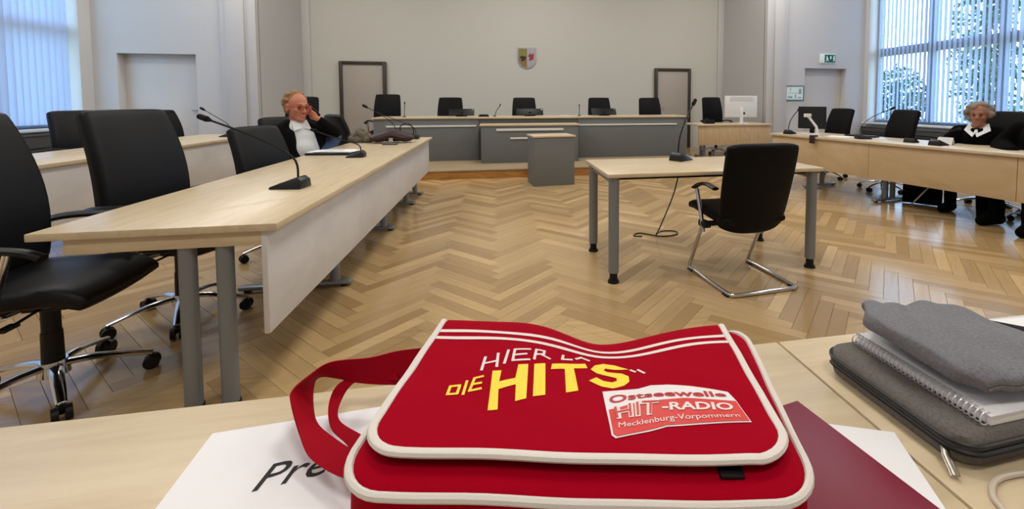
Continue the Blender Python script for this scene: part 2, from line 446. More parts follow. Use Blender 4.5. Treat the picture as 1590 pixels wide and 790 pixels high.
# fill lamps: unseen, added above the frame for soft, clean light
def fill_lamp(x, y, label):
    d = thing('fill_lamp', label, 'lamp', (x, y, ZC-.10), 0, 'added fill lamps')
    MB().box(-.75, .75, -.32, .32, .0, .10).build('housing', 'white_plastic', d, bevel=.01)
    MB().box(-.72, .72, -.29, .29, -.006, .0).build('diffuser', 'fill_diffuser', d)
    l = bpy.data.lights.new('fill_light', 'AREA'); l.shape = 'RECTANGLE'; l.size = 1.4; l.size_y = .56; l.energy = LAMP_W; l.color = (1, .97, .925)
    lo = bpy.data.objects.new('fill_light', l); COL.objects.link(lo); lo.parent = d; lo.location = (0, 0, -.02)
for j, y in enumerate((-.8, 2.6, 6.0, 8.6)):
    for i, x in enumerate((-4.2, .8, 5.8)):
        fill_lamp(x, y, 'added unseen ceiling fill lamp, ' + ('left', 'middle', 'right')[i] + ' in the ' + ('rearmost', 'second', 'third', 'front')[j] + ' row')

# ================================================================ DESKS
def tleg(parent, x, y, x0, x1, px, post_r=.03, zt=.70):
    """desk leg: flat foot bar along x with two round posts"""
    l = MB(); l.cyl((px-.065, y, .035), (px-.065, y, zt), post_r, n=14); l.cyl((px+.065, y, .035), (px+.065, y, zt), post_r, n=14)
    o = l.build('leg', 'grey_leg', parent)
    f = MB().box(x0, x1, y-.032, y+.032, .012, .042); f.build('foot_bar', 'steel_grey', o, bevel=.014)
    for a in (x0+.05, x1-.05): MB().cyl((a, y, 0), (a, y, .014), .022, n=12).build('glide', 'plastic_black', o)
    MB().box(x0+.04, x1-.04, y-.03, y+.03, zt, zt+.012).build('bracket', 'grey_leg', o)
# long desk on the left, running away from the camera
d = thing('long_desk', 'long pale wooden desk with a front panel tinted white as if lit, the man and his papers at it', 'desk', (-1.27, 4.1, 0))
MB().box(-.405, .415, -2.16, 2.17, .712, .742).build('tabletop', 'beech_y', d, bevel=.004)
MB().box(.350, .372, -2.145, 2.14, .295, .712).build('modesty_panel', 'panel_lit', d, bevel=.002)
MB().box(-.30, .350, -2.145, -2.135, .655, .712).build('end_apron', 'beech', d, bevel=.002)
MB().box(-.30, .350, 2.09, 2.115, .655, .712).build('end_apron', 'beech', d, bevel=.002)
for y in (-.92, .38, 1.46, 2.02): tleg(d, 0, y, -.36, .31, .14)
for x in (.075, .205):      # the near end stands on two plain round posts
    o = MB().cyl((x, -2.11, .012), (x, -2.11, .712), .03, n=16).build('leg', 'grey_leg', d); MB().cyl((x, -2.11, 0), (x, -2.11, .014), .034, n=16).build('glide', 'plastic_black', o)
# second row desk further left
d = thing('long_desk', 'pale wooden desk in the back row near the left window, behind the front chairs', 'desk', (-3.78, 4.85, 0))
MB().box(-.41, .41, -2.6, 2.55, .712, .742).build('tabletop', 'beech_y', d, bevel=.004)
MB().box(.345, .367, -2.58, 2.53, .20, .712).build('modesty_panel', 'panel_lit', d, bevel=.002)
for y in (-2.4, -.9, .9, 2.4): tleg(d, 0, y, -.36, .31, .0)
# long desk on the right
RA = atan2(.60, 2.9)
def rdesk():
    d = thing('long_desk', 'long beech desk on the right with the robed people behind it', 'desk', (4.02, 6.12, 0), RA)
    # local: +x to the back of the desk, -y towards the camera; front edge at x=0
    MB().box(0, .82, -4.4, 0, .712, .742).build('tabletop', 'beech_y', d, bevel=.004)
    for a, b in ((0, -.02), (-.02, -1.52), (-1.52, -2.92), (-2.92, -4.36)):
        if abs(a-b) > .1: MB().box(.035, .057, b+.002, a-.002, .30, .712).build('modesty_panel', 'panel_beech', d, bevel=.002)
    for y in (-.55, -1.55, -2.95, -4.2): tleg(d, 0, y, .10, .72, .38)
rdesk()
# desk beside the bench, at the back right
d = thing('side_desk', 'beech desk carrying the white monitor at the end of the grey bench', 'desk', (4.86, 9.0, 0))
MB().box(-.84, .86, -.40, .42, .712, .742).build('tabletop', 'beech', d, bevel=.004)
MB().box(-.80, .83, -.36, -.338, .31, .712).build('modesty_panel', 'panel_beech', d, bevel=.002)
for sx in (-.55, .60):
    tl = MB(); tl.cyl((sx, -.1, .05), (sx, -.1, .70), .03, n=12); tl.cyl((sx, .06, .05), (sx, .06, .70), .03, n=12)
    o = tl.build('leg', 'grey_leg', d); MB().box(sx-.035, sx+.035, -.32, .3, 0, .05).build('foot_bar', 'steel_grey', o, bevel=.012)
    MB().box(sx-.03, sx+.03, -.3, .28, .70, .712).build('bracket', 'grey_leg', o)
# foreground desks
d = thing('press_desk', 'pale desk in the foreground under the red bag', 'desk', (-.45, .40, 0))
MB().box(-1.05, .994, -.42, .39, .712, .74).build('tabletop', 'beech', d, bevel=.003)
for x in (-.95, .9):
    for y in (-.33, .30): MB().cyl((x, y, .03), (x, y, .712), .03, n=14).build('leg', 'grey_leg', d); 
    MB().box(x-.03, x+.03, -.39, .36, 0, .04).build('foot_bar', 'steel_grey', d, bevel=.012)
d = thing('press_desk', 'pale desk in the right foreground under the grey laptop sleeve', 'desk', (1.35, .40, 0))
MB().box(-.802, .95, -.42, .39, .712, .74).build('tabletop', 'beech', d, bevel=.003)
for x in (-.7, .85):
    for y in (-.33, .30): MB().cyl((x, y, .03), (x, y, .712), .03, n=14).build('leg', 'grey_leg', d)
    MB().box(x-.03, x+.03, -.39, .36, 0, .04).build('foot_bar', 'steel_grey', d, bevel=.012)
# witness table in the middle
d = thing('witness_table', 'four-legged pale table with grey metal legs standing alone mid floor', 'table', (1.505, 3.22, 0))
MB().box(-.80, .80, -.38, .38, .716, .742).build('tabletop', 'beech', d, bevel=.004)
for sx in (-1, 1):
    for sy in (-1, 1):
        x, y = sx*.745, sy*.325
        o = MB().cyl((x, y, .07), (x, y, .716), .036, n=20).build('leg', 'grey_leg', d)
        k = MB(); k.cyl((x, y, .02), (x, y, .075), .027, n=16); k.cyl((x, y, 0), (x, y, .02), .040, .034, n=16); k.build('foot', 'plastic_black', o)
for sy in (-1, 1): MB().box(-.71, .71, sy*.29-.012, sy*.29+.012, .69, .716).build('rail', 'plastic_dark', d)
for sx in (-1, 1): MB().box(sx*.745-.012, sx*.745+.012, -.29, .29, .665, .716).build('rail', 'grey_leg', d)

# ================================================================ BENCH AND LECTERN BOX
def bench():
    d = thing('judges_bench', 'long grey judges bench with wooden edge and white rails on the podium', 'bench', (.62, 8.45, PZ))
    top = .79
    def wing(x0, x1, rail):
        MB().box(x0, x1, .0, .03, .0, top-.03).build('front_panel', 'bench_grey', d, bevel=.003)
        MB().box(rail[0], rail[1], -.022, .0, top-.175, top-.145).build('rail', 'rail_white', d, bevel=.004)
        MB().box(x0+.3, x0+.34, .03, .70, 0, top-.03).build('support_panel', 'bench_grey', d)
    wing(-2.76, -.96, (-2.55, -1.0)); wing(.90, 3.10, (.92, 2.88))
    MB().box(-.96, .90, .03, .06, 0, top-.03).build('front_panel', 'bench_grey', d)
    MB().box(-2.78, 3.12, -.03, .75, top-.03, top).build('tabletop', 'beech', d, bevel=.004)
    for x in (-2.76, 3.07): MB().box(x, x+.03, .03, .72, 0, top-.03).build('side_panel', 'bench_grey', d, bevel=.003)
    # raised centre desk standing forward
    c = thing('centre_desk', 'grey box desk projecting from the middle of the bench', 'desk', (.58, 7.98, PZ))
    MB().box(-.86, .85, .0, .42, .0, .645).build('body', 'bench_grey', c, bevel=.004)
    MB().box(-.885, .875, -.02, .425, .645, .675).build('tabletop', 'beech', c, bevel=.004)
    MB().box(-.60, .58, -.02, 0, .56, .60).build('rail', 'rail_white', c, bevel=.004)
    MB().box(-.36, .12, -.02, 0, .415, .445).build('rail', 'rail_white', c, bevel=.004)
bench()
d = thing('lectern_box', 'grey box lectern with a pale wooden top standing before the bench', 'lectern', (.775, 6.66, 0), radians(8))
MB().box(-.30, .30, -.23, .23, .0, .70).build('body', 'bench_grey', d, bevel=.006)
MB().box(-.315, .315, -.245, .245, .70, .725).build('top_board', 'beech', d, bevel=.004)

# ================================================================ OFFICE CHAIRS
CH = {}
def office_chair(top=1.15, seat=.50, arms=True, mat='leather'):
    d = thing('office_chair', 'proto', 'chair')
    bw = .245
    def back(u, v):
        z = seat+.0+(top-seat)*v; s = (u-.5)*2
        w = bw*(.97+.05*sin(pi*v)-.07*v*v)
        x = -.205-.11*v+.045*sin(pi*v)+.03*s*s
        return (x, w*s, z-.012*abs(s)**8*v**8+.02*s*s*(1-v)**3)
    MB().pillow(back, .07, 16, 18, 9).build('backrest', mat, d, merge=1e-5, angle=70)
    def st(u, v):
        s = (u-.5)*2; x = -.24+.50*v; wd = .245*(1-.10*v**4)
        return (x, wd*s, seat-.035-.03*max(0, v-.8)/.2*0 + .012*s*s - .05*max(0, (v-.75)/.25)**2)
    MB().pillow(st, .09, 14, 14, 5).build('seat', mat, d, merge=1e-5, angle=70)
    MB().box(-.13, .13, -.10, .10, seat-.125, seat-.07).build('mechanism', 'plastic_black', d, bevel=.015)
    spine = bez([(-.13, 0, seat-.09), (-.27, 0, seat-.05), (-.30, 0, seat+.12), (-.32, 0, seat+.3)], 5)
    MB().tube(spine, .03, 8, flat=(.6, 1.2)).build('back_bracket', 'plastic_black', d)
    k = MB(); k.cyl((0, 0, .22), (0, 0, seat-.12), .016, n=12); k.cyl((0, 0, .07), (0, 0, .26), .036, .033, n=16); k.cyl((0, 0, .26), (0, 0, seat-.13), .030, .030, n=16)
    k.build('column', 'plastic_black', d)
    lever = MB(); lever.tube([(.05, -.09, seat-.1), (.06, -.24, seat-.11)], .006, 6); lever.box(.045, .075, -.29, -.23, seat-.116, seat-.104); lever.build('lever', 'plastic_black', d)
    MB().cyl((0, 0, .075), (0, 0, .135), .05, .042, n=20).build('hub', 'chrome', d)
    for i in range(5):
        a = radians(72*i+20); c, s = cos(a), sin(a)
        p = [(c*r, s*r, z) for r, z in ((.03, .115), (.12, .112), (.22, .092), (.305, .070))]
        o = MB().tube(bez(p, 4), [.026, .025, .024, .024, .023, .022, .021, .021, .020, .019, .018, .017, .017], 10, flat=(.55, 1)).build('base_leg', 'chrome', d)
        w = MB(); cx, cy = c*.30, s*.30
        for q in (-1, 1): w.cyl((cx+s*.008*q-.0, cy-c*.008*q, .03), (cx+s*.028*q, cy-c*.028*q, .03), .030, .028, n=14)
        w.cyl((cx, cy, .03), (cx, cy, .066), .009, n=8); w.box(cx-.014, cx+.014, cy-.014, cy+.014, .035, .058)
        w.build('caster', 'plastic_black', o)
    if arms:
        for q in (-1, 1):
            y = q*.295
            pad = bez([(-.235, q*.24, seat+.15), (-.16, y, seat+.18), (0, y, seat+.19), (.13, y, seat+.178), (.20, y, seat+.15)], 5)
            o = MB().tube(pad, .023, 10, flat=(.65, 1.15)).build('armrest', 'plastic_black', d)
            br = bez([(.10, y, seat+.175), (.075, y*.99, seat+.08), (.03, y*.95, seat-.06), (-.02, y*.62, seat-.10), (-.02, y*.3, seat-.105)], 5)
            MB().tube(br, .017, 8, flat=(.5, 1.2)).build('arm_bracket', 'chrome', o)
    return d
_used = set()
def put_chair(key, label, loc, rz, group):
    if key not in CH: CH[key] = office_chair(*key)
    if key in _used: return copy_tree(CH[key], label, loc, rz, group)
    _used.add(key); c = CH[key]; c['label'] = label; c['group'] = group; c.location = loc; c.rotation_euler = (0, 0, rz); return c
HI = (1.17, .50, True, 'leather'); MI = (1.05, .46, True, 'leather'); JU = (1.15, .50, True, 'leather_black'); JT = (1.21, .52, True, 'leather_black'); SD = (1.31, .58, True, 'leather_black'); RI = (1.10, .48, True, 'leather_black')
g = 'black leather office chairs behind the left long desk'
put_chair(HI, 'nearest black leather swivel chair, cut off by the left edge', (-1.845, 2.225, 0), radians(4), g)
put_chair(HI, 'second black leather swivel chair from the left edge at the near long desk', (-1.76, 2.88, 0), radians(-12), g)
put_chair((1.015, .45, True, 'leather'), 'lower black swivel chair between the second chair and the seated man', (-1.655, 3.95, 0), radians(-18), g)
put_chair(MI, 'black swivel chair the man on the phone sits in', (-2.02, 5.10, 0), radians(-38), g)
put_chair(MI, 'grey-black swivel chair seen edge on just right of the seated man', (-1.82, 6.35, 0), radians(40), g)
g = 'black office chairs at the back row desk on the left'
put_chair(MI, 'black swivel chair at the back row desk in front of the closed blind', (-4.42, 5.95, .06), radians(-22), g)
put_chair(MI, 'black swivel chair at the back row desk in front of the grey door', (-4.42, 7.35, .04), radians(-8), g)
put_chair(JU, 'black chair behind the head of the man on the phone', (-3.12, 7.85, PZ), radians(-90), 'black chairs on the podium')
g = 'black chairs on the podium'
for k, x, lab in ((JT, -2.10, 'tall black chair behind the left end of the bench, before a dark framed door'),
                  (JU, -.92, 'second black chair from the left behind the bench'),
                  (JU, .545, 'black chair behind the middle of the bench, below the crest'),
                  (JU, 2.13, 'second black chair from the right behind the bench'),
                  (JU, 3.25, 'rightmost black chair behind the bench, in front of the right dark framed door')):
    put_chair(k, lab, (x, 9.12, PZ), radians(-90), g)
put_chair(SD, 'tall black chair behind the white monitor', (5.02, 9.75, 0), radians(-90), 'black chairs on the right side')
g = 'black chairs on the right side'
def rl(x, y): c, s_ = cos(RA), sin(RA); return (4.02+c*x-s_*y, 6.12+s_*x+c*y)      # right desk: local -> floor
def on_r(x, y): a = rl(x, y); return (a[0], a[1], .742)
put_chair(RI, 'black swivel chair beside the black monitor behind the right desk', (5.16, 6.32, 0), radians(180), g)
put_chair(RI, 'black swivel chair left of the robed woman behind the right desk', (5.20, 5.25, 0), radians(172), g)

# cantilever chair in front of the witness table, seen from behind
def sled_chair():
    d = thing('cantilever_chair', 'black leather cantilever chair with chrome sled base, back towards the camera', 'chair', (1.635, 2.80, 0), radians(5))
    # local: faces +y ; base y -.26..+.26
    hw = .247
    path = []
    def arc(pts, n=6): return bez(pts, n)
    base = [(-hw, .27, .30), (-hw, .275, .04), (-hw, .25, .014), (-hw, -.25, .014), (-hw+.02, -.268, .014), (hw-.02, -.268, .014), (hw, -.25, .014), (hw, .25, .014), (hw, .275, .04)]
    L_up = [(-hw, .075, .385), (-hw, .20, .10), (-hw, .255, .022), (-hw, .22, .014)]
    full = [(-hw, .075, .385), (-hw, .245, .045), (-hw, .252, .022), (-hw, .23, .014), (-hw, -.235, .014), (-hw+.012, -.262, .014), (-hw+.03, -.268, .014),
            (hw-.03, -.268, .014), (hw-.012, -.262, .014), (hw, -.235, .014), (hw, .23, .014), (hw, .252, .022), (hw, .245, .045), (hw, .075, .385)]
    MB().tube(full, .0135, 12).build('sled_frame', 'chrome', d)
    for sx in (-1, 1):
        for y in (-.22, .225):
            MB().box(sx*hw-.02, sx*hw+.02, y-.03, y+.03, 0, .008).build('glide', 'plastic_black', d, bevel=.002)
        a = MB().tube([(sx*(hw+.012), .05, .33), (sx*(hw+.012), .085, .46), (sx*(hw+.018), .13, .615)], .015, 10, flat=(1, .8)).build('arm_support', 'chrome', d)
        MB().tube(bez([(sx*(hw+.02), -.105, .655), (sx*(hw+.02), 0, .668), (sx*(hw+.02), .09, .652), (sx*(hw+.02), .16, .618)], 6), .02, 10, flat=(.6, 1.3)).build('armrest', 'plastic_black', a)
        MB().box(sx*(hw+.0)-.025, sx*(hw+.0)+.025, .01, .10, .365, .405).build('clamp', 'plastic_black', d, bevel=.006)
    MB().box(-hw, hw, .03, .07, .372, .398).build('cross_bar', 'plastic_black', d)
    def seat(u, v):
        s = (u-.5)*2; return (.235*s*(1-.08*v**4), -.16+.50*v, .435+.035*v+.01*s*s-.03*max(0, (v-.8)/.2)**2)
    MB().pillow(seat, .075, 14, 14, 5).build('seat', 'leather_black', d, merge=1e-5, angle=70)
    def back(u, v):
        s = (u-.5)*2; w = .262*(.84+.22*v-.05*v*v) if v < .5 else .262*(.9375+.0625*sin(pi*(v-.5)))
        w = .262*(.90+.20*v-.10*v*v)
        z = .355+.60*v+.05*abs(s)**3*(1-v)**3-.02*abs(s)**5*v**4
        y = -.12-.13*v+.05*sin(pi*v)*0 + .03*s*s
        return (-w*s, y, z)
    MB().pillow(back, .07, 16, 18, 5).build('backrest', 'leather_black', d, merge=1e-5, angle=70)
    return d
sled_chair()

# ================================================================ MICROPHONES
def mic(label, loc, rz, reach=.30, rise=.33, curve=.5, s=1.0, group='gooseneck table microphones', thin=False):
    """wedge base, neck leaning towards local +x"""
    d = thing('gooseneck_microphone', label, 'microphone', loc, rz, group); d.scale = (s, s, s)
    m = MB(); b = [(.085, .055, 0), (.085, -.055, 0), (-.085, -.062, 0), (-.085, .062, 0), (.085, .050, .012), (.085, -.050, .012), (-.06, -.048, .066), (-.06, .048, .066), (-.085, -.05, .045), (-.085, .05, .045)]
    m.add(b, [(0, 1, 2, 3), (0, 4, 5, 1), (4, 7, 6, 5), (7, 9, 8, 6), (9, 3, 2, 8), (1, 5, 6, 8, 2), (0, 3, 9, 7, 4)])
    m.build('base', 'plastic_dark', d, bevel=.006)
    MB().box(-.03, .03, -.025, .025, 0, .003, Matrix.Translation((.02, 0, .034)) @ Euler((0, radians(17.5), 0)).to_matrix().to_4x4()).build('button', 'lens', d)
    pts = bez([(-.045, 0, .05), (-.02, 0, .05+rise*.35), (reach*curve*.6, 0, .05+rise*.68), (reach*.86, 0, .05+rise*.95)], 6)
    r = .0045 if thin else .0058
    MB().tube(pts, r, 8).build('neck', 'plastic_black', d)
    a = pts[-1]; dr = (pts[-1]-pts[-2]).normalized(); hl = .06
    h = MB(); h.cap(a, .007, a+dr*hl*.4, .016); h.cap(a+dr*hl*.4, .016, a+dr*hl, .015); h.build('head', 'foam', d)
    return d
mic('microphone nearest the camera on the left long desk', (-1.13, 2.73, .742), radians(174), .46, .34, .62, 1.0)
mic('microphone beside the papers on the left long desk', (-1.19, 4.13, .742), radians(180), .40, .22, .8, .85)
mic('microphone behind the wine red bag on the left long desk, nearer of two', (-1.23, 5.72, .742), radians(178), .34, .39, .55, .95, thin=True)
mic('microphone at the far end of the left long desk, beyond the wine red bag', (-1.06, 6.0, .742), radians(176), .44, .29, .7, .95, thin=True)
mic('microphone on the back row desk before the pilaster', (-3.57, 6.83, .742), radians(190), .28, .34, .7, .95, thin=True)
mic('microphone standing alone on the witness table', (1.46, 3.42, .742), radians(32), .17, .40, .55, 1.02)
for p, lab, rz, kw in ((on_r(.13, -.26), 'microphone at the far end of the right desk by the black monitor', 10, dict(reach=.2, rise=.3)),
                   (on_r(.28, -1.27), 'microphone between the two black chairs on the right desk', -26, dict(reach=.36, rise=.34, thin=True)),
                   (on_r(.25, -2.15), 'microphone in front of the robed woman', -5, dict(reach=.3, rise=.12))):
    mic(lab, p, radians(rz)+RA, **kw)
TB = PZ+.79
def stick(label, x, y, dx, h):
    d = thing('stick_microphone', label, 'microphone', (x, y, TB), 0, 'slim microphones on the bench')
    MB().cyl((0, 0, 0), (0, 0, .015), .035, .03, n=14).build('base', 'plastic_black', d)
    MB().tube([(0, 0, .012), (dx*.4, 0, h*.6), (dx, 0, h)], .006, 6).build('neck', 'plastic_dark', d)
    MB().cap((dx, 0, h), .01, (dx*1.08, 0, h+.03), .011).build('head', 'foam', d)
stick('slim microphone right of the leftmost chair on the bench', -1.67, 8.7, .01, .24)
stick('slim slanted microphone left of the middle chair on the bench', -.05, 8.7, .10, .20)
stick('slim microphone right of the middle chair on the bench', 1.58, 8.7, .0, .19)
def low_screen(label, x, w, dx):
    d = thing('tilted_screen', label, 'screen', (x, 8.78, TB), 0, 'low tilted screens on the bench')
    MB().box(-.10, .10, -.07, .09, 0, .012).build('foot', 'plastic_black', d, bevel=.003)
    MB().box(-.03, .03, -.01, .02, .012, .08).build('stand', 'plastic_black', d)
    M = Matrix.Translation((dx, -.02, .022)) @ Euler((radians(-38), 0, 0)).to_matrix().to_4x4()
    s_ = MB().box(-w/2, w/2, -.01, .012, 0, .15, M).build('screen', 'plastic_black', d, bevel=.004)
    MB().box(w/2-.04, w/2-.015, -.0125, -.0105, .11, .135, M).build('badge', 'steel_grey', s_)
low_screen('low black tilted screen by the second chair from the left on the bench', -.66, .46, 0)
low_screen('low black tilted screen by the middle chair on the bench', .62, .52, 0)
low_screen('low black tilted screen by the second chair from the right on the bench', 2.10, .50, 0)
d = thing('desk_phone', 'flat black handset lying on the bench left of the centre', 'phone', (-.25, 8.62, TB))
MB().box(-.10, .10, -.04, .04, 0, .02).build('body', 'plastic_black', d, bevel=.006); MB().cap((-.07, 0, .03), .014, (.07, 0, .03), .014).build('handset', 'plastic_black', d)
d = thing('paper_clip_tray', 'tiny pale tray lying on the bench right of the middle chair', 'tray', (1.28, 8.66, TB))
MB().box(-.07, .07, -.04, .04, 0, .008).build('base', 'white_plastic', d); MB().box(-.07, .07, .036, .04, .008, .02).build('rim', 'white_plastic', d); MB().box(-.07, .07, -.04, -.036, .008, .02).build('rim', 'white_plastic', d)

# white monitor and phone on the side desk
def monitor(name, label, loc, rz, w, h, mat, zc, rear=True):
    d = thing(name, label, 'monitor', loc, rz)      # local: the rear faces -y
    MB().box(-.11, .11, -.08, .10, 0, .014).build('foot', mat, d, bevel=.006)
    MB().box(-.035, .035, -.012, .022, .014, zc).build('stand', mat, d, bevel=.006)
    s_ = MB().box(-w/2, w/2, .02, .052, zc-h*.45, zc+h*.55).build('housing', mat, d, bevel=.008)
    MB().box(-w/2+.012, w/2-.012, .052, .054, zc-h*.45+.012, zc+h*.55-.012).build('display', 'plastic_black', s_)
    b = MB()
    for i in range(9): b.box(-w*.36, w*.36, .0165, .02, zc+h*.30+i*.011, zc+h*.30+i*.011+.005)
    b.build('vents', mat, s_)
    MB().box(.05, .09, .014, .021, zc-h*.32, zc-h*.22).build('socket', 'plastic_black', s_)
monitor('monitor', 'white flat monitor seen from behind on the side desk', (5.18, 8.92, .742), 0, .76, .46, 'white_plastic', .34)
d = thing('desk_phone', 'black desk telephone left of the white monitor', 'phone', (4.42, 8.92, .742))
m = MB(); m.add([(-.1, -.09, 0), (.1, -.09, 0), (.1, .09, 0), (-.1, .09, 0), (-.1, -.09, .09), (.1, -.09, .09), (.1, .09, .03), (-.1, .09, .03)], [(3, 2, 1, 0), (4, 5, 6, 7), (0, 1, 5, 4), (1, 2, 6, 5), (2, 3, 7, 6), (3, 0, 4, 7)])
m.build('body', 'plastic_black', d, bevel=.01)
MB().cap((-.06, -.085, .105), .022, (-.06, .05, .075), .022).build('handset', 'plastic_black', d)
# right desk things
def rthing(name, label, cat, x, y, rz=0): return thing(name, label, cat, on_r(x, y), RA+rz)
p = on_r(.40, -.40)
def black_monitor():
    d = thing('monitor', 'black flat monitor at the far end of the right desk', 'monitor', p, RA+radians(-62))
    MB().box(-.11, .11, -.07, .10, 0, .012).build('foot', 'plastic_black', d, bevel=.004); MB().box(-.03, .03, .0, .03, .012, .16).build('stand', 'plastic_black', d)
    s_ = MB().box(-.185, .185, -.02, .012, .08, .40).build('housing', 'plastic_black', d, bevel=.005); MB().box(-.172, .172, -.022, -.02, .095, .385).build('display', 'plastic_dark', s_)
black_monitor()
d = rthing('document_camera', 'white jointed document camera in front of the black monitor', 'camera', .22, -.55, radians(-62))
MB().box(-.12, .12, -.07, .07, 0, .025).build('base', 'white_plastic', d, bevel=.006)
a = MB().tube([(.08, 0, .02), (.06, 0, .12), (-.05, -.01, .27)], .017, 8).build('arm', 'white_plastic', d)
MB().box(-.10, -.01, -.04, .03, .25, .30).build('camera_head', 'white_plastic', a, bevel=.008)
d = rthing('clamp_lamp', 'small dark clamp gripping the front edge of the right desk', 'clamp', .03, -.76)
MB().box(-.055, .03, -.035, .035, .0, .02).build('upper_jaw', 'wine_bag', d, bevel=.004); MB().box(-.055, -.036, -.035, .035, -.09, .0).build('spine', 'wine_bag', d, bevel=.003)
d = rthing('paper_stack', 'white papers on the right desk in front of the black monitor', 'papers', .30, -.92, .2)
for k in range(3): MB().box(-.105, .105, -.148, .148, k*.002, k*.002+.0018, RM((.004*k, 0, 0), .05*k)).build('sheet', 'paper', d)
d = rthing('keyboard', 'flat black keyboard on the right desk before the left chair', 'keyboard', .62, -1.0)
MB().box(-.07, .07, -.2, .2, 0, .018).build('case', 'plastic_black', d, bevel=.004); MB().box(-.055, .055, -.185, .185, .018, .022).build('keys', 'plastic_dark', d)
d = rthing('flip_stand', 'small black wedge stand on the right desk before the right empty chair', 'stand', .32, -1.82)
MB().add([(-.05, -.06, 0), (.06, -.06, 0), (.06, .06, 0), (-.05, .06, 0), (-.03, -.06, .05), (-.01, -.06, .05), (-.01, .06, .05), (-.03, .06, .05)], [(3, 2, 1, 0), (4, 5, 6, 7), (0, 1, 5, 4), (1, 2, 6, 5), (2, 3, 7, 6), (3, 0, 4, 7)]).build('wedge', 'plastic_black', d, bevel=.004)
MB().box(.0, .05, -.05, .05, .0, .012, Matrix.Translation((.02, 0, .028)) @ Euler((0, radians(33), 0)).to_matrix().to_4x4()).build('pad', 'plastic_dark', d)
d = rthing('name_card', 'small folded white card behind the microphone of the robed woman', 'card', .42, -2.12)
MB().add([(-.03, -.075, 0), (-.028, -.075, 0), (0, -.075, .075), (.028, -.075, 0), (.03, -.075, 0), (.001, -.075, .08), (-.001, -.075, .08),
          (-.03, .075, 0), (-.028, .075, 0), (0, .075, .075), (.028, .075, 0), (.03, .075, 0), (.001, .075, .08), (-.001, .075, .08)],
         [(0, 1, 2, 6), (2, 3, 4, 5), (2, 5, 6), (7, 13, 9, 8), (9, 12, 11, 10), (9, 13, 12), (0, 6, 13, 7), (6, 5, 12, 13), (5, 4, 11, 12), (1, 8, 9, 2), (2, 9, 10, 3)]).build('card', 'paper', d, smooth=False)
# cable under the witness table
cab = [(1.45, 3.40, .716), (1.43, 3.50, .45), (1.40, 3.72, .12), (1.41, 3.85, .006), (1.50, 3.95, .006), (1.62, 3.93, .006), (1.60, 3.83, .006), (1.44, 3.80, .006), (1.28, 3.93, .006), (1.20, 3.86, .006), (1.27, 3.83, .006)]
tag(MB().tube(bez(cab, 8), .006, 6).build('cable', 'cable_dark', None), 'thin dark cable hanging from the witness table and curling on the floor', 'cable')

# papers, bag and fur on the left desk
d = thing('paper_stack', 'white printed papers lying on a folder on the left long desk', 'papers', (-1.46, 4.45, .742), radians(-8))
MB().box(-.19, .19, -.15, .15, 0, .02).build('folder', 'plastic_dark', d, bevel=.003)
for k, (dx, rz) in enumerate(((-.06, .05), (.05, -.06), (.0, .12))): MB().box(-.148, .148, -.105, .105, .02+k*.003, .0225+k*.003, RM((dx, 0, 0), rz)).build('sheet', 'paper', d)
for k in range(6): MB().box(-.11, .08, -.06+.022*k, -.055+.022*k, .0286, .0290, RM((0, 0, 0), .12)).build('printed_line', 'plan_print', d)
d = thing('handbag', 'wine red leather handbag lying on the far end of the left long desk', 'bag', (-1.19, 5.50, .742), radians(6)); d.scale = (.85, .95, .9)
def hb(u, v): return (-.27+.54*u, -.11+.22*v, .062+.018*sin(pi*u)-.012*sin(3*pi*u)+.01*sin(pi*v))
MB().pillow(hb, .125, 16, 10, 3).build('body', 'wine_bag', d, merge=1e-5, angle=70)
def fl(u, v): return (-.24+.46*u, -.12+.17*v, .120+.022*sin(pi*u)-.012*sin(3*pi*u)-.05*(1-v)**3)
MB().pillow(fl, .015, 14, 8, 4).build('flap', 'wine_bag', d, merge=1e-5, angle=70)
MB().tube(bez([(.10, .02, .11), (.10, .02, .20), (.15, .02, .235), (.23, .02, .225), (.27, .02, .15), (.26, .02, .09)], 5), .007, 8).build('handle', 'plastic_black', d)
MB().box(-.03, .02, -.135, -.125, .03, .07).build('buckle', 'chrome', d, bevel=.003)
d = thing('phone', 'black mobile phone lying in front of the wine red bag', 'phone', (-1.16, 5.24, .742), radians(80)); MB().box(-.035, .035, -.075, .075, 0, .009).build('case', 'plastic_black', d, bevel=.003); MB().box(-.031, .031, -.07, .07, .009, .0095).build('display', 'lens', d)
def fur():
    d = thing('fur_scarf', 'grey brown fur scarf heaped beside the wine red bag', 'scarf', (-1.555, 5.62, .742)); d.scale = (.85, .95, 1.05)
    m = MB(); random.seed(3)
    for k in range(26):
        a = random.uniform(0, 2*pi); r = .13*sqrt(random.random()); h = .03+.11*(1-(r/.13)**2)*random.random()
        m.ell((r*cos(a)*1.05, r*sin(a)*.8, max(.035, h)), (.045, .04, .035), None, 10, 8)
    o = remesh(m, 'fur_body', 'fur', .008, d, 2)
    t = MB()
    for k in range(900):
        v = o.data.vertices[random.randrange(len(o.data.vertices))]; n = v.normal; p_ = v.co
        q = (n+Vector((random.uniform(-.6, .6), random.uniform(-.6, .6), random.uniform(-.4, .4)))).normalized()*random.uniform(.015, .03); s_ = n.orthogonal().normalized()*.002
        if p_.z+q.z < .003: continue
        t.add([p_-s_, p_+s_, p_+q], [(0, 1, 2)])
    tag(t.build('fur_hair', 'fur', d, smooth=False), kind='stuff')
fur()

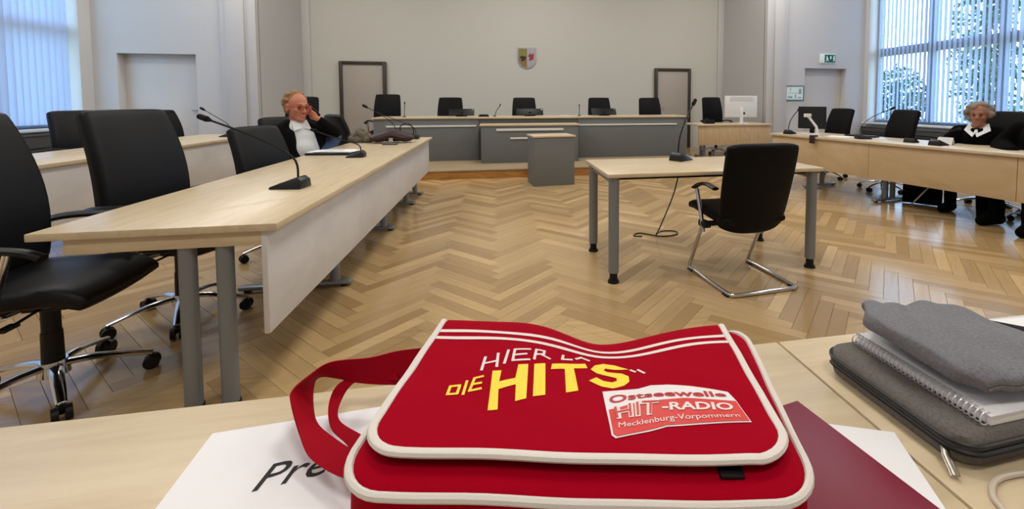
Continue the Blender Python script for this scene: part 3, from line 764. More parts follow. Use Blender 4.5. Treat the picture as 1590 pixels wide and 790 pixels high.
# ================================================================ WALL THINGS
d = thing('wall_crest', 'shield shaped state crest on the beige wall above the bench', 'crest', (.727, YA-.015, 2.27))
def shield(s, n=14):
    pts = [(-.225*s, .255*s), (.225*s, .255*s)]
    for i in range(n+1):
        t = pi*i/n; pts.append((.225*s*cos(t), -.03*s-.225*s*sin(t)*.98))
    return pts
Mw = Matrix.Rotation(pi/2, 4, 'X')
MB().prism(shield(1.0), 0, .012, Mw).build('border', 'crest_silver', d)
inner = shield(.90)
def clipx(poly, lo, hi):
    out = []
    for a, b in zip(poly, poly[1:]+poly[:1]):
        for lim, sg in ((None, 0),): pass
    def half(P, k, sg):
        r = []
        for a, b in zip(P, P[1:]+P[:1]):
            ia, ib = sg*(a[0]-k) >= 0, sg*(b[0]-k) >= 0
            if ia: r.append(a)
            if ia != ib: t = (k-a[0])/(b[0]-a[0]); r.append((k, a[1]+(b[1]-a[1])*t))
        return r
    return half(half(poly, lo, 1), hi, -1)
def clipy(poly, lo, hi): return [(x, y) for y, x in clipx([(y, x) for x, y in poly], lo, hi)]
for (a, b, c, e, mt) in ((-.3, 0, .0, .3, 'crest_gold'), (-.3, 0, -.3, .0, 'crest_orange'), (0, .3, -.3, .3, 'crest_silver')):
    MB().prism(clipy(clipx(inner, a, b), c, e), .012, .018, Mw).build('field', mt, d)
q = MB(); q.prism([(-.17, .03), (-.12, .06), (-.05, .04), (-.02, .05), (-.03, -.01), (-.06, -.06), (-.09, -.08), (-.14, -.07), (-.13, -.02), (-.17, .0)], .018, .022, Mw)
q.build('bull_charge', 'crest_black', d)
q = MB(); q.prism([(.02, .06), (.05, .08), (.07, .13), (.10, .09), (.13, .10), (.18, .12), (.16, .05), (.17, -.01), (.14, .0), (.15, -.07), (.12, -.03), (.09, -.05), (.06, -.08), (.05, -.03), (.07, .01)], .018, .022, Mw)
q.build('griffin_charge', 'crest_red', d)
d = thing('exit_sign', 'green and white emergency exit sign above the right door', 'sign', (7.545, YF-.02, 2.205))
MB().box(-.20, .20, -.01, .02, -.11, .11).build('plate', 'sign_white', d, bevel=.004)
q = MB(); q.prism([(-.09, -.09), (.19, -.09), (.19, .09), (-.09, .09)], .010, .013, Mw); q.build('green_field', 'sign_green', d)
q = MB()
q.prism([(-.045, .06), (-.02, .06), (-.02, .035), (-.045, .035)], .013, .016, Mw); q.prism([(-.06, .025), (-.01, .03), (.0, -.01), (.015, -.06), (-.005, -.06), (-.02, -.02), (-.045, -.07), (-.065, -.06), (-.04, -.01)], .013, .016, Mw)
q.prism([(.05, -.02), (.085, .0), (.085, .055), (.05, .055)], .013, .016, Mw); q.prism([(.115, .0), (.15, .04), (.12, .065), (.17, .065), (.17, -.06), (.12, -.06), (.15, -.02)], .013, .016, Mw)
q.build('pictogram', 'sign_white', d, smooth=False)
d = thing('framed_plan', 'small framed escape plan on the wall left of the right door', 'plan', (6.71, YF-.015, 1.405))
fr = MB(); fr.box(-.235, .235, -.012, .012, .15, .17); fr.box(-.235, .235, -.012, .012, -.17, -.15); fr.box(-.235, -.215, -.012, .012, -.15, .15); fr.box(.215, .235, -.012, .012, -.15, .15)
fr.build('frame', 'plan_blue', d); MB().box(-.215, .215, -.004, .010, -.15, .15).build('sheet', 'sign_white', d)
q = MB()
for a, b, c, e in ((-.17, -.06, -.12, -.07), (-.12, -.10, .04, .12), (0, .04, -.12, -.03), (.10, .17, -.02, .10), (-.17, .17, -.005, .005), (.08, .18, -.12, -.09)): q.box(a, b, -.006, -.004, c, e)
q.build('printed_plan', 'plan_print', d, smooth=False)

# ================================================================ RED MESSENGER BAG
BAGZ = .756
def zf(a, b):                        # height of the flap over the bag's base
    s = max(0, min(1, b/.242)); sg = .075 if a < .035 else .10
    z = .875-.036*exp(-((a-.035)/sg)**2)*s**1.2-.004*exp(-((a-.03)/.12)**2)*(1-s)-BAGZ
    z += .0013*sin(34*a+20*b+.6)*sin(55*b+9*a)
    if b > .238: z -= 42*(b-.238)**2
    return z
def zb(a, b): return zf(a, max(b, 0))-.011-(.10*max(0, -b) if b < 0 else 0)
bag = thing('messenger_bag', 'red messenger bag with white piping and yellow lettering on the foreground desk', 'bag', (.0755, .44, BAGZ), radians(-12.2))
def bag_body():
    x0, x1, y0, y1, r = -.225, .229, -.052, .258, .045
    per = []
    for cx, cy, a0 in ((x1-r, y1-r, 0), (x0+r, y1-r, 90), (x0+r, y0+r, 180), (x1-r, y0+r, 270)):
        for k in range(9): t = radians(a0+k*11.25); per.append((cx+r*cos(t), cy+r*sin(t)))
    # densify straight runs
    P = []
    for (a, b) in zip(per, per[1:]+per[:1]):
        n = max(1, int(sqrt((a[0]-b[0])**2+(a[1]-b[1])**2)/.02))
        for k in range(n): P.append((a[0]+(b[0]-a[0])*k/n, a[1]+(b[1]-a[1])*k/n))
    P = [(x+(.019*max(0, min(1, y/.2)) if x > .05 else 0), y) for x, y in P]
    cx, cy = .008, .10; n = len(P); vs = []; fs = []
    H = [(0, .955), (.03, .985), (.25, 1.0), (.5, 1.005), (.75, 1.0), (.93, 1.0)]
    for t, s in H:
        for x, y in P: vs.append((cx+(x-cx)*s, cy+(y-cy)*s, t*zb(x, y)))
    for s in (1.0, .97, .9, .75, .55, .35, .15):
        for x, y in P:
            X, Y = cx+(x-cx)*s, cy+(y-cy)*s; vs.append((X, Y, zb(X, Y)-(.004 if s == 1.0 else 0)))
    rings = len(H)+7
    for j in range(rings-1):
        for i in range(n): k = (i+1) % n; fs.append((j*n+i, j*n+k, (j+1)*n+k, (j+1)*n+i))
    fs.append(tuple(range(n-1, -1, -1))); fs.append(tuple((rings-1)*n+i for i in range(n)))
    MB().add(vs, fs).build('body', 'red_fabric', bag, angle=60)
    rim = [(x*1.006, cy+(y-cy)*1.006, zb(x, y)-.003) for x, y in P]
    MB().tube(rim, .0043, 8, closed=True).build('piping', 'piping', bag)
    low = [(cx+(x-cx)*.985, cy+(y-cy)*.985, .012) for x, y in P]
    MB().tube(low, .004, 8, closed=True).build('piping', 'piping', bag)
bag_body()
B0 = -.022
def hw(b, rc=.042):
    b -= B0; return .2165-(rc-sqrt(max(0, rc*rc-(rc-b)**2)) if b < rc else 0)
def bag_flap():
    nu, nv = 44, 34; bs = [B0+.0004+(.264-B0)*(j/nv)**1.25 for j in range(nv+1)]
    vs = []; fs = []
    for off in (0, -.003):
        for b in bs:
            for i in range(nu+1): a = hw(b)*(2*i/nu-1); vs.append((a, b, zf(a, b)+off))
    w = nu+1; N = w*(nv+1)
    for j in range(nv):
        for i in range(nu): a = j*w+i; fs += [(a, a+1, a+w+1, a+w), (N+a, N+a+w, N+a+w+1, N+a+1)]
    for i in range(nu): fs += [(i, N+i, N+i+1, i+1), (nv*w+i, nv*w+i+1, N+nv*w+i+1, N+nv*w+i)]
    for j in range(nv): a, b = j*w, (j+1)*w; fs += [(a, b, N+b, N+a), (a+nu, N+a+nu, N+b+nu, b+nu)]
    return MB().add(vs, fs).build('flap', 'red_fabric', bag, angle=60)
flap = bag_flap()
edge = [(-hw(b), b, zf(-hw(b), b)-.0015) for b in [.252, .24, .22, .19, .16, .13, .10, .075, .055]+[B0+q for q in (.045, .035, .026, .018, .012, .007, .003, .0012, .0006)]]
edge += [(a, B0+.0006, zf(a, 0)-.0015) for a in [-.17+.34*k/18 for k in range(19)]]
edge += [(-x, y, zf(-x, y)-.0015) for x, y, z in reversed(edge[:18])]
MB().tube(edge, .0054, 8, flat=(.75, 1)).build('piping', 'piping', flap)
def on_flap(pts_faces, name, mat, lift, sub=.006):
    """flat print laid onto the flap: list of 2-D polygons in 1e-4 m"""
    bm = bmesh.new()
    for poly in pts_faces:
        vs = [bm.verts.new((x*1e-4, y*1e-4, 0)) for x, y in poly]
        try: bm.faces.new(vs)
        except ValueError: pass
    bmesh.ops.triangulate(bm, faces=bm.faces)
    for _ in range(4):
        ed = [e for e in bm.edges if e.calc_length() > sub]
        if not ed: break
        bmesh.ops.subdivide_edges(bm, edges=ed, cuts=1, use_grid_fill=False); bmesh.ops.triangulate(bm, faces=bm.faces)
    bmesh.ops.recalc_face_normals(bm, faces=bm.faces)
    for v in bm.verts: v.co.z = zf(v.co.x, v.co.y)+lift
    for f_ in bm.faces:
        if f_.normal.z < 0: f_.normal_flip()
    r_ = bmesh.ops.extrude_face_region(bm, geom=list(bm.faces))
    for v in [g_ for g_ in r_['geom'] if isinstance(g_, bmesh.types.BMVert)]: v.co.z += .0003
    me = bpy.data.meshes.new(name); bm.to_mesh(me); bm.free(); me.materials.append(MATS[mat])
    o = bpy.data.objects.new(name, me); COL.objects.link(o); o.parent = flap; return o
def strokes(lines, wd):
    out = []
    for ln in lines:
        for a, b in zip(ln, ln[1:]):
            dx, dy = b[0]-a[0], b[1]-a[1]; l = sqrt(dx*dx+dy*dy) or 1; nx, ny = -dy/l*wd/2, dx/l*wd/2; ex, ey = dx/l*wd*.4, dy/l*wd*.4
            out.append([(a[0]+nx-ex, a[1]+ny-ey), (a[0]-nx-ex, a[1]-ny-ey), (b[0]-nx+ex, b[1]-ny+ey), (b[0]+nx+ex, b[1]+ny+ey)])
    return out
T = {"HITS":[[[-1103,1102],[-995,1125],[-976,894],[-793,995],[-806,1289],[-678,1316],[-601,627],[-722,570],[-766,868],[-956,755],[-894,421],[-1002,397]],[[-600,1333],[-458,1384],[-389,734],[-529,673]],[[-370,1404],[70,1642],[103,1536],[-80,1435],[0,921],[-148,848],[-197,1359],[-374,1280]],[[148,1516],[203,1640],[324,1697],[477,1648],[662,1504],[483,1527],[351,1570],[321,1522],[372,1472],[558,1420],[649,1327],[649,1184],[571,1075],[433,1004],[289,1055],[128,1184],[224,1307],[316,1214],[426,1177],[488,1221],[491,1303],[386,1362],[228,1430]]],"DIE":[[[-1545,781],[-1533,630],[-1425,654],[-1437,804],[-1545,781]],[[-1372,880],[-1353,649]],[[-1199,979],[-1292,938],[-1295,712],[-1172,759]],[[-1289,826],[-1193,857]]],"HIER":[[[-1274,1423],[-1248,1111]],[[-1121,1517],[-1075,1210]],[[-1250,1264],[-1095,1349]],[[-995,1596],[-992,1300]],[[-704,1669],[-909,1625],[-895,1372],[-680,1418]],[[-891,1495],[-737,1539]],[[-614,1443],[-616,1688],[-504,1692],[-504,1600],[-608,1557]],[[-541,1581],[-415,1517]],[[-241,1708],[-247,1594],[-119,1662]],[[-59,1716],[9,1782],[119,1745]],[[688,1479],[742,1419]],[[784,1459],[859,1352]]],"logo":[[297,924],[435,943],[737,968],[897,1033],[1107,1007],[1357,938],[1633,844],[1789,786],[1843,634],[1892,266],[1678,260],[978,232],[762,144],[418,29],[378,72]],"red":[[362,528],[710,665],[1024,682],[1255,701],[1444,680],[1835,622],[1878,283],[1664,278],[974,251],[748,162],[434,53],[396,86]],"t1":[[[375,654],[598,712],[815,749],[1039,757],[1247,740],[1465,726],[1755,707]],[[371,817],[610,848],[833,855],[1054,873],[1272,858],[1485,822],[1740,775]]],"t2":[[[441,351],[605,397],[734,414],[912,443]],[[424,572],[595,630],[761,666],[958,657]]],"t3":[[[964,485],[1212,477],[1478,473],[1767,464]],[[978,610],[1233,614],[1512,603],[1773,578]]],"t4":[[[457,181],[611,224],[775,270],[942,306],[1102,320],[1296,321],[1794,337]],[[458,273],[624,309],[788,355],[954,390],[1115,405],[1311,396],[1791,398]]]}
on_flap(T['HITS'], 'lettering', 'print_yellow', .0005)['label'] = 'yellow word HITS'
on_flap(strokes(T['DIE'], 34), 'lettering', 'print_yellow', .0005)['label'] = 'yellow word DIE'
on_flap(strokes(T['HIER'][-2:], 30), 'lettering', 'print_white', .0005)
on_flap(strokes(T['HIER'][:-2], 36), 'lettering', 'print_white', .0005)['label'] = 'broken white words above the yellow lettering'
for b0 in (.2085, .1905):
    pl = [(x*1e4, (b0-.0035)*1e4) for x in [-.212+.424*k/40 for k in range(41)]]; pu = [(x, (b0+.0035)*1e4) for x, y in reversed(pl)]
    on_flap([pl+pu], 'stripe', 'print_white', .0004, .012)
on_flap([T['logo']], 'logo_patch', 'logo_white', .0005)
on_flap([T['red']], 'logo_field', 'logo_red', .0011)
def text_mesh(body, bold=0.0, shear=0.0, space=1.0):
    c = bpy.data.curves.new('t', 'FONT'); c.body = body; c.offset = bold; c.shear = shear; c.resolution_u = 3; c.space_character = space
    o = bpy.data.objects.new('t', c); COL.objects.link(o); bpy.context.view_layer.update()
    me = bpy.data.meshes.new_from_object(o.evaluated_get(bpy.context.evaluated_depsgraph_get()))
    V = [v.co.copy() for v in me.vertices]; Fc = [tuple(p.vertices) for p in me.polygons]
    bpy.data.objects.remove(o); bpy.data.curves.remove(c); bpy.data.meshes.remove(me); return V, Fc
def along(line, t):
    sg = [sqrt((a[0]-b[0])**2+(a[1]-b[1])**2) for a, b in zip(line, line[1:])]; f_ = min(max(t, 0), .9999)*sum(sg); i = 0
    while f_ > sg[i]: f_ -= sg[i]; i += 1
    k = f_/sg[i]; return (line[i][0]+(line[i+1][0]-line[i][0])*k, line[i][1]+(line[i+1][1]-line[i][1])*k)
def text_on_flap(body, base, top, mat, lift, bold=0, name='lettering', label=None, mask=None):
    V, Fc = text_mesh(body, bold); x0 = min(v.x for v in V); x1 = max(v.x for v in V); h = .70
    polys = []
    P = []
    for v in V:
        t = (v.x-x0)/(x1-x0); a, b = along(base, t), along(top, t); k = v.y/h; P.append((a[0]+(b[0]-a[0])*k, a[1]+(b[1]-a[1])*k))
    o = on_flap([[P[i] for i in f_] for f_ in Fc], name, mat, lift, .02)
    if label: o['label'] = label
text_on_flap('Ostseewelle', *T['t1'], 'logo_dark', .0011, .022, label='dark red word Ostseewelle')
text_on_flap('HIT', *T['t2'], 'print_white', .0018, .05); text_on_flap('HIT', *T['t2'], 'logo_red', .0026, -.012, label='red word HIT with white outline')
text_on_flap('-RADIO', *T['t3'], 'print_white', .0018, .028, label='white word RADIO')
text_on_flap('Mecklenburg-Vorpommern', *T['t4'], 'print_white', .0018, .0, label='white small words Mecklenburg-Vorpommern')
def ribbon(pairs, name, mat, parent, th=.0022, n=6):
    A_ = bez([p[0] for p in pairs], n); B_ = bez([p[1] for p in pairs], n); vs = []; fs = []
    m_ = len(A_)
    for i in range(m_):
        t = (A_[min(i+1, m_-1)]-A_[max(i-1, 0)]).normalized(); nn = t.cross(B_[i]-A_[i]).normalized()*th*.5
        vs += [A_[i]+nn, B_[i]+nn, B_[i]-nn, A_[i]-nn]
    for i in range(m_-1):
        for k in range(4): l = (k+1) % 4; fs.append((4*i+k, 4*i+l, 4*i+4+l, 4*i+4+k))
    fs += [(3, 2, 1, 0), tuple(4*(m_-1)+k for k in range(4))]
    return MB().add(vs, fs).build(name, mat, parent, angle=60)
ribbon([((-.19, .24, .085), (-.19, .22, .03)), ((-.237, .236, .079), (-.25, .218, .029)), ((-.287, .232, .074), (-.3, .217, .029)), ((-.326, .221, .069), (-.346, .221, .029)), ((-.385, .216, .064), (-.375, .222, .034)), ((-.407, .195, .054), (-.409, .225, .034)), ((-.419, .177, .044), (-.417, .222, .019)), ((-.408, .158, .039), (-.394, .185, .009)), ((-.373, .123, .019), (-.364, .149, .014)), ((-.344, .098, .009), (-.32, .117, .019)), ((-.291, .068, .012), (-.279, .086, .029)), ((-.255, .055, .019), (-.249, .066, .034)), ((-.215, .045, .022), (-.215, .055, .045))], 'shoulder_strap', 'strap_red', bag)
ribbon([((-.29, .228, .05), (-.28, .215, .038)), ((-.33, .228, .044), (-.311, .22, .034)), ((-.373, .22, .029), (-.352, .221, .029)), ((-.372, .188, .019), (-.356, .189, .019)), ((-.347, .149, .01), (-.339, .158, .014)), ((-.304, .114, .014), (-.279, .11, .029)), ((-.267, .078, .019), (-.252, .081, .034)), ((-.215, .06, .022), (-.215, .07, .04))], 'shoulder_strap', 'strap_red', bag)
zp = [(.247+.002, y, .085-.02*k/6) for k, y in enumerate((.245, .225, .20, .17, .14, .11, .08))]
MB().tube(zp, .004, 6).build('zip', 'plastic_black', bag)
MB().box(.140, .164, -.031, -.012, zb(.15, -.026)-.001, zb(.15, -.026)+.004).build('buckle_tab', 'plastic_black', bag, bevel=.002)

# sheet with the word Presse, binder, loose sheet
d = thing('paper_sheet', 'white sheet printed Presse sticking out under the left of the red bag', 'paper', (-.409, .716, .7402), radians(4))
MB().box(0, .297, -.215, 0, 0, .0006).build('sheet', 'paper', d)
V, Fc = text_mesh('Presse', .004, .22); k = .060
tx = MB().add([(.095+v.x*k+.0, -.128+v.y*k+.10*v.x*k, .0009) for v in V], Fc).build('printed_word', 'ink', d, smooth=False)
d = thing('folder', 'glossy dark red folder lying under the right of the red bag', 'folder', (.456, .606, .7402), radians(11))
MB().box(-.235, 0, -.315, 0, .0, .0025).build('back_cover', 'binder', d, bevel=.001)
MB().box(-.233, -.004, -.313, -.002, .0025, .011).build('pages', 'paper', d)
MB().box(-.235, 0, -.315, 0, .011, .0135).build('front_cover', 'binder', d, bevel=.001)
d = thing('paper_sheet', 'blank white sheet between the dark red folder and the grey sleeve', 'paper', (.561, .534, .7402), radians(-22))
d.location.z = .7402; MB().box(-.12, 0, -.20, 0, 0, .0006).build('sheet', 'paper', d)
# laptop sleeve
d = thing('laptop_sleeve', 'dark grey felt laptop sleeve with a zip on the right foreground desk', 'sleeve', (.60, .455, .7402), radians(3))
def slv(x0, x1, y0, y1, z0, z1, r=.035, name='body', mat='sleeve_grey', parent=None, e=.012):
    per = []
    for cx, cy, a0 in ((x1-r, y1-r, 0), (x0+r, y1-r, 90), (x0+r, y0+r, 180), (x1-r, y0+r, 270)):
        for q_ in range(8): t = radians(a0+q_*90/7); per.append((cx+r*cos(t), cy+r*sin(t)))
    n = len(per); vs = []; fs = []; mx, my = (x0+x1)/2, (y0+y1)/2
    H = [(z0, e), (z0+.004, e*.3), ((z0+z1)/2, 0), (z1-.006, e*.25), (z1, e)]
    for z, i_ in H:
        for x, y in per: vs.append((x-i_*(1 if x > mx else -1), y-i_*(1 if y > my else -1), z))
    for j in range(len(H)-1):
        for i in range(n): k_ = (i+1) % n; fs.append((j*n+i, j*n+k_, (j+1)*n+k_, (j+1)*n+i))
    fs += [tuple(range(n-1, -1, -1)), tuple((len(H)-1)*n+i for i in range(n))]
    return MB().add(vs, fs).build(name, mat, parent, angle=50), per
o, per = slv(-.015, .40, 0, .245, 0, .045, parent=d)
MB().tube([(x*1.0, y, .031) for x, y in per], .0028, 6, closed=True).build('seam', 'plastic_dark', d)
zr = [(x-.002 if x < .1 else x, y-.002, .022) for x, y in per[13:25]]
MB().tube(zr, .0035, 6).build('zip', 'plastic_black', d)
z_ = MB().box(-.008, .008, -.003, .003, -.0, .012, RM((-.004, .035, .022), radians(20))).build('zip_slider', 'zip_metal', d, bevel=.002)
pl = MB().tube([(-.006, .034, .024), (-.022, .018, .014), (-.034, -.004, .0055)], [.0035, .0045, .005], 8, flat=(.5, 1.1)).build('zip_pull', 'zip_metal', d)
# spiral notebook
d = thing('spiral_notebook', 'spiral bound notebook lying on the grey laptop sleeve', 'notebook', (.632, .468, .7862), radians(3))
MB().box(.012, .165, .0, .215, .0, .014).build('pages', 'paper', d, bevel=.001)
MB().box(.008, .167, -.002, .217, .014, .0155).build('cover', 'paper', d)
nring = 30; ring = MB().tube([(.008*cos(t)*1.25, 0, .009+.009*sin(t)) for t in [2*pi*k/14 for k in range(14)]], .0011, 6, closed=True).mesh('ring', 'wire_white')
for k in range(nring):
    o = bpy.data.objects.new('ring', ring); COL.objects.link(o); o.parent = d; o.location = (.008, .004+k*.0072, 0)
# grey felt pouch draped over the notebook
d = thing('felt_pouch', 'grey felt pouch lying folded on top of the spiral notebook', 'pouch', (.66, .47, .803), radians(4))
def pch(u, v):
    K = [(0, -.006), (.15, -.030), (.4, -.048), (.7, -.034), (1, .028)]
    for (a0, b0), (a1, b1) in zip(K, K[1:]):
        if v <= a1: t = (v-a0)/(a1-a0); t = t*t*(3-2*t); x0 = b0+(b1-b0)*t; break
    x = x0+(.205-.02*v-x0)*u; y = .012+(.232-.05*u*u)*v-.03*u*(1-v)
    z = .024+.024*sin(pi*min(1, v*.95))*(1-.8*u)+.006*sin(2.6*pi*u+1.5*v)*u+.003*sin(9*v+7*u)*(.3+u)+.003*sin(21*u-13*v)
    return (x, y, max(.016, z))
MB().pillow(pch, lambda u, v: .034-.014*u, 34, 30, 6).build('body', 'felt_grey', d, merge=1e-5, angle=80)
MB().tube([Vector(pch(u/24, 0))+Vector((0, -.001, -.001)) for u in range(25)], .0022, 6).build('hem', 'sleeve_grey', d)
tag_ = MB().box(.12, .16, -.012, .008, .002, .005).build('red_tab', 'print_white', d)
# glasses and pen
d = thing('sunglasses', 'dark green rimmed glasses lying at the right edge beside the grey pouch', 'glasses', (.915, .655, .7858), radians(-35))
for q_, x in enumerate((-.034, .034)):
    rg = [(x+.029*cos(t), .021*sin(t), .006+.03*abs(.029*cos(t)+x)**2) for t in [2*pi*k/20 for k in range(20)]]
    o = MB().tube(rg, .005, 8, closed=True).build('rim', 'frame_green', d)
    n_ = len(rg); MB().add(rg+[(a, b, c+.002) for a, b, c in rg], [tuple(range(n_-1, -1, -1)), tuple(range(n_, 2*n_))]+[(i, (i+1) % n_, n_+(i+1) % n_, n_+i) for i in range(n_)]).build('lens', 'lens', o)
MB().tube([(-.008, .004, .007), (0, .008, .008), (.008, .004, .007)], .003, 6).build('bridge', 'frame_green', d)
for s_ in (-1, 1): MB().tube([(s_*.064, .006, .008), (s_*.05, .026, .010), (s_*-.03, .03+.006*s_, .010), (s_*-.05, .024, .008)], .0034, 6).build('temple', 'frame_green', d)
d = thing('pen', 'slim black pen with silver tip lying beside the dark glasses', 'pen', (.865, .628, .7858), radians(-20))
MB().cyl((.0, 0, .005), (.12, 0, .005), .005, n=10).build('barrel', 'plastic_black', d); MB().cyl((-.018, 0, .005), (0, 0, .005), .0015, .005, n=10).build('tip', 'chrome', d); MB().box(.07, .118, -.002, .002, .010, .012).build('clip', 'chrome', d)
d = thing('paper_sheet', 'white sheet at the far edge of the right foreground desk behind the pouch', 'paper', (.97, .785, .7402), radians(-2))
MB().box(0, .297, -.20, 0, 0, .0006).build('sheet', 'paper', d)
cb = [(.50, .32, .7435), (.565, .385, .7435), (.585, .42, .7435), (.62, .438, .7435), (.68, .437, .7435), (.76, .425, .7435), (.85, .38, .7435)]
tag(MB().tube(bez(cb, 8), .0035, 8).build('charging_cable', 'cable_white', None), 'pale cable curling on the desk in front of the grey laptop sleeve', 'cable')

# ================================================================ PEOPLE
def v3(*a): return Vector(a)
def head_solids(m, c, R, s=1.0):
    """skull, face, nose, ears, chin and neck; local +x is where the face looks"""
    def P(x, y, z): return c + R @ (Vector((x, y, z))*s)
    r4 = R.to_4x4()
    m.ell(P(-.012, 0, .035), (.098*s, .076*s, .088*s), r4, 20, 14)
    m.ell(P(.022, 0, -.025), (.070*s, .064*s, .090*s), r4, 20, 14)
    m.ell(P(.048, 0, -.085), (.040*s, .044*s, .034*s), r4); m.ell(P(.068, 0, -.098), (.022*s, .026*s, .018*s), r4)
    m.cap(P(.084, 0, .012), .010*s, P(.106, 0, -.026), .0135*s, 10); m.ell(P(.096, .012, -.03), (.012*s, .01*s, .009*s), r4); m.ell(P(.096, -.012, -.03), (.012*s, .01*s, .009*s), r4)
    m.cap(P(.083, -.035, .028), .010*s, P(.088, 0, .026), .010*s, 8); m.cap(P(.083, .035, .028), .010*s, P(.088, 0, .026), .010*s, 8)
    m.ell(P(.086, 0, -.060), (.010*s, .026*s, .007*s), r4); m.ell(P(.084, 0, -.071), (.010*s, .022*s, .008*s), r4)
    for q in (-1, 1):
        m.ell(P(.058, q*.038, -.022), (.026*s, .022*s, .024*s), r4)
        m.ell(P(-.008, q*.077, -.008), (.020*s, .009*s, .033*s), r4)
def hand(m, wrist, R, curl=.6, s=1.0, spread=1.0):
    """palm, four bent fingers and a thumb; local +x runs to the finger tips, +z out of the back of the hand, +y the thumb's side"""
    P = lambda x, y, z: wrist + R @ (Vector((x, y, z))*s)
    r4 = R.to_4x4()
    m.ell(P(.045, 0, 0), (.052*s, .040*s, .016*s), r4, 14, 10); m.cap(P(.0, 0, 0), .024*s, P(.03, 0, 0), .023*s, 10)
    for i, (y, L) in enumerate(((.030, .070), (.010, .078), (-.010, .073), (-.028, .058))):
        p = P(.082, y, 0); a = 0.15; rr = .0092*s
        for k, f in enumerate((.45, .32, .23)):
            a += curl*(.9 if k else .6); d_ = R @ Vector((cos(a), spread*y*1.5, -sin(a))).normalized(); q = p+d_*(L*f*s); m.cap(p, rr, q, rr*.92, 8); p = q; rr *= .92
    p = P(.018, .032, -.004); q = P(.048, .058, -.016); t = P(.072, .060, -.030); m.cap(p, .013*s, q, .0115*s, 8); m.cap(q, .0112*s, t, .009*s, 8)
def basis(fwd, up=(0, 0, 1)):
    f = Vector(fwd).normalized(); u = Vector(up); l = u.cross(f).normalized(); u = f.cross(l).normalized()
    return Matrix((f, l, u)).transposed()
def eyes(parent, c, R, s, z=.006):
    for q in (-1, 1):
        MB().ell(c+R @ (Vector((.086, q*.031, z))*s), (.010*s, .013*s, .007*s), R.to_4x4(), 10, 8).build('eye', 'eye', parent)
        MB().cap(c+R @ (Vector((.094, q*.018, .034))*s), .0042*s, c+R @ (Vector((.088, q*.048, .036))*s), .003*s, 6).build('eyebrow', 'hair_sandy', parent)

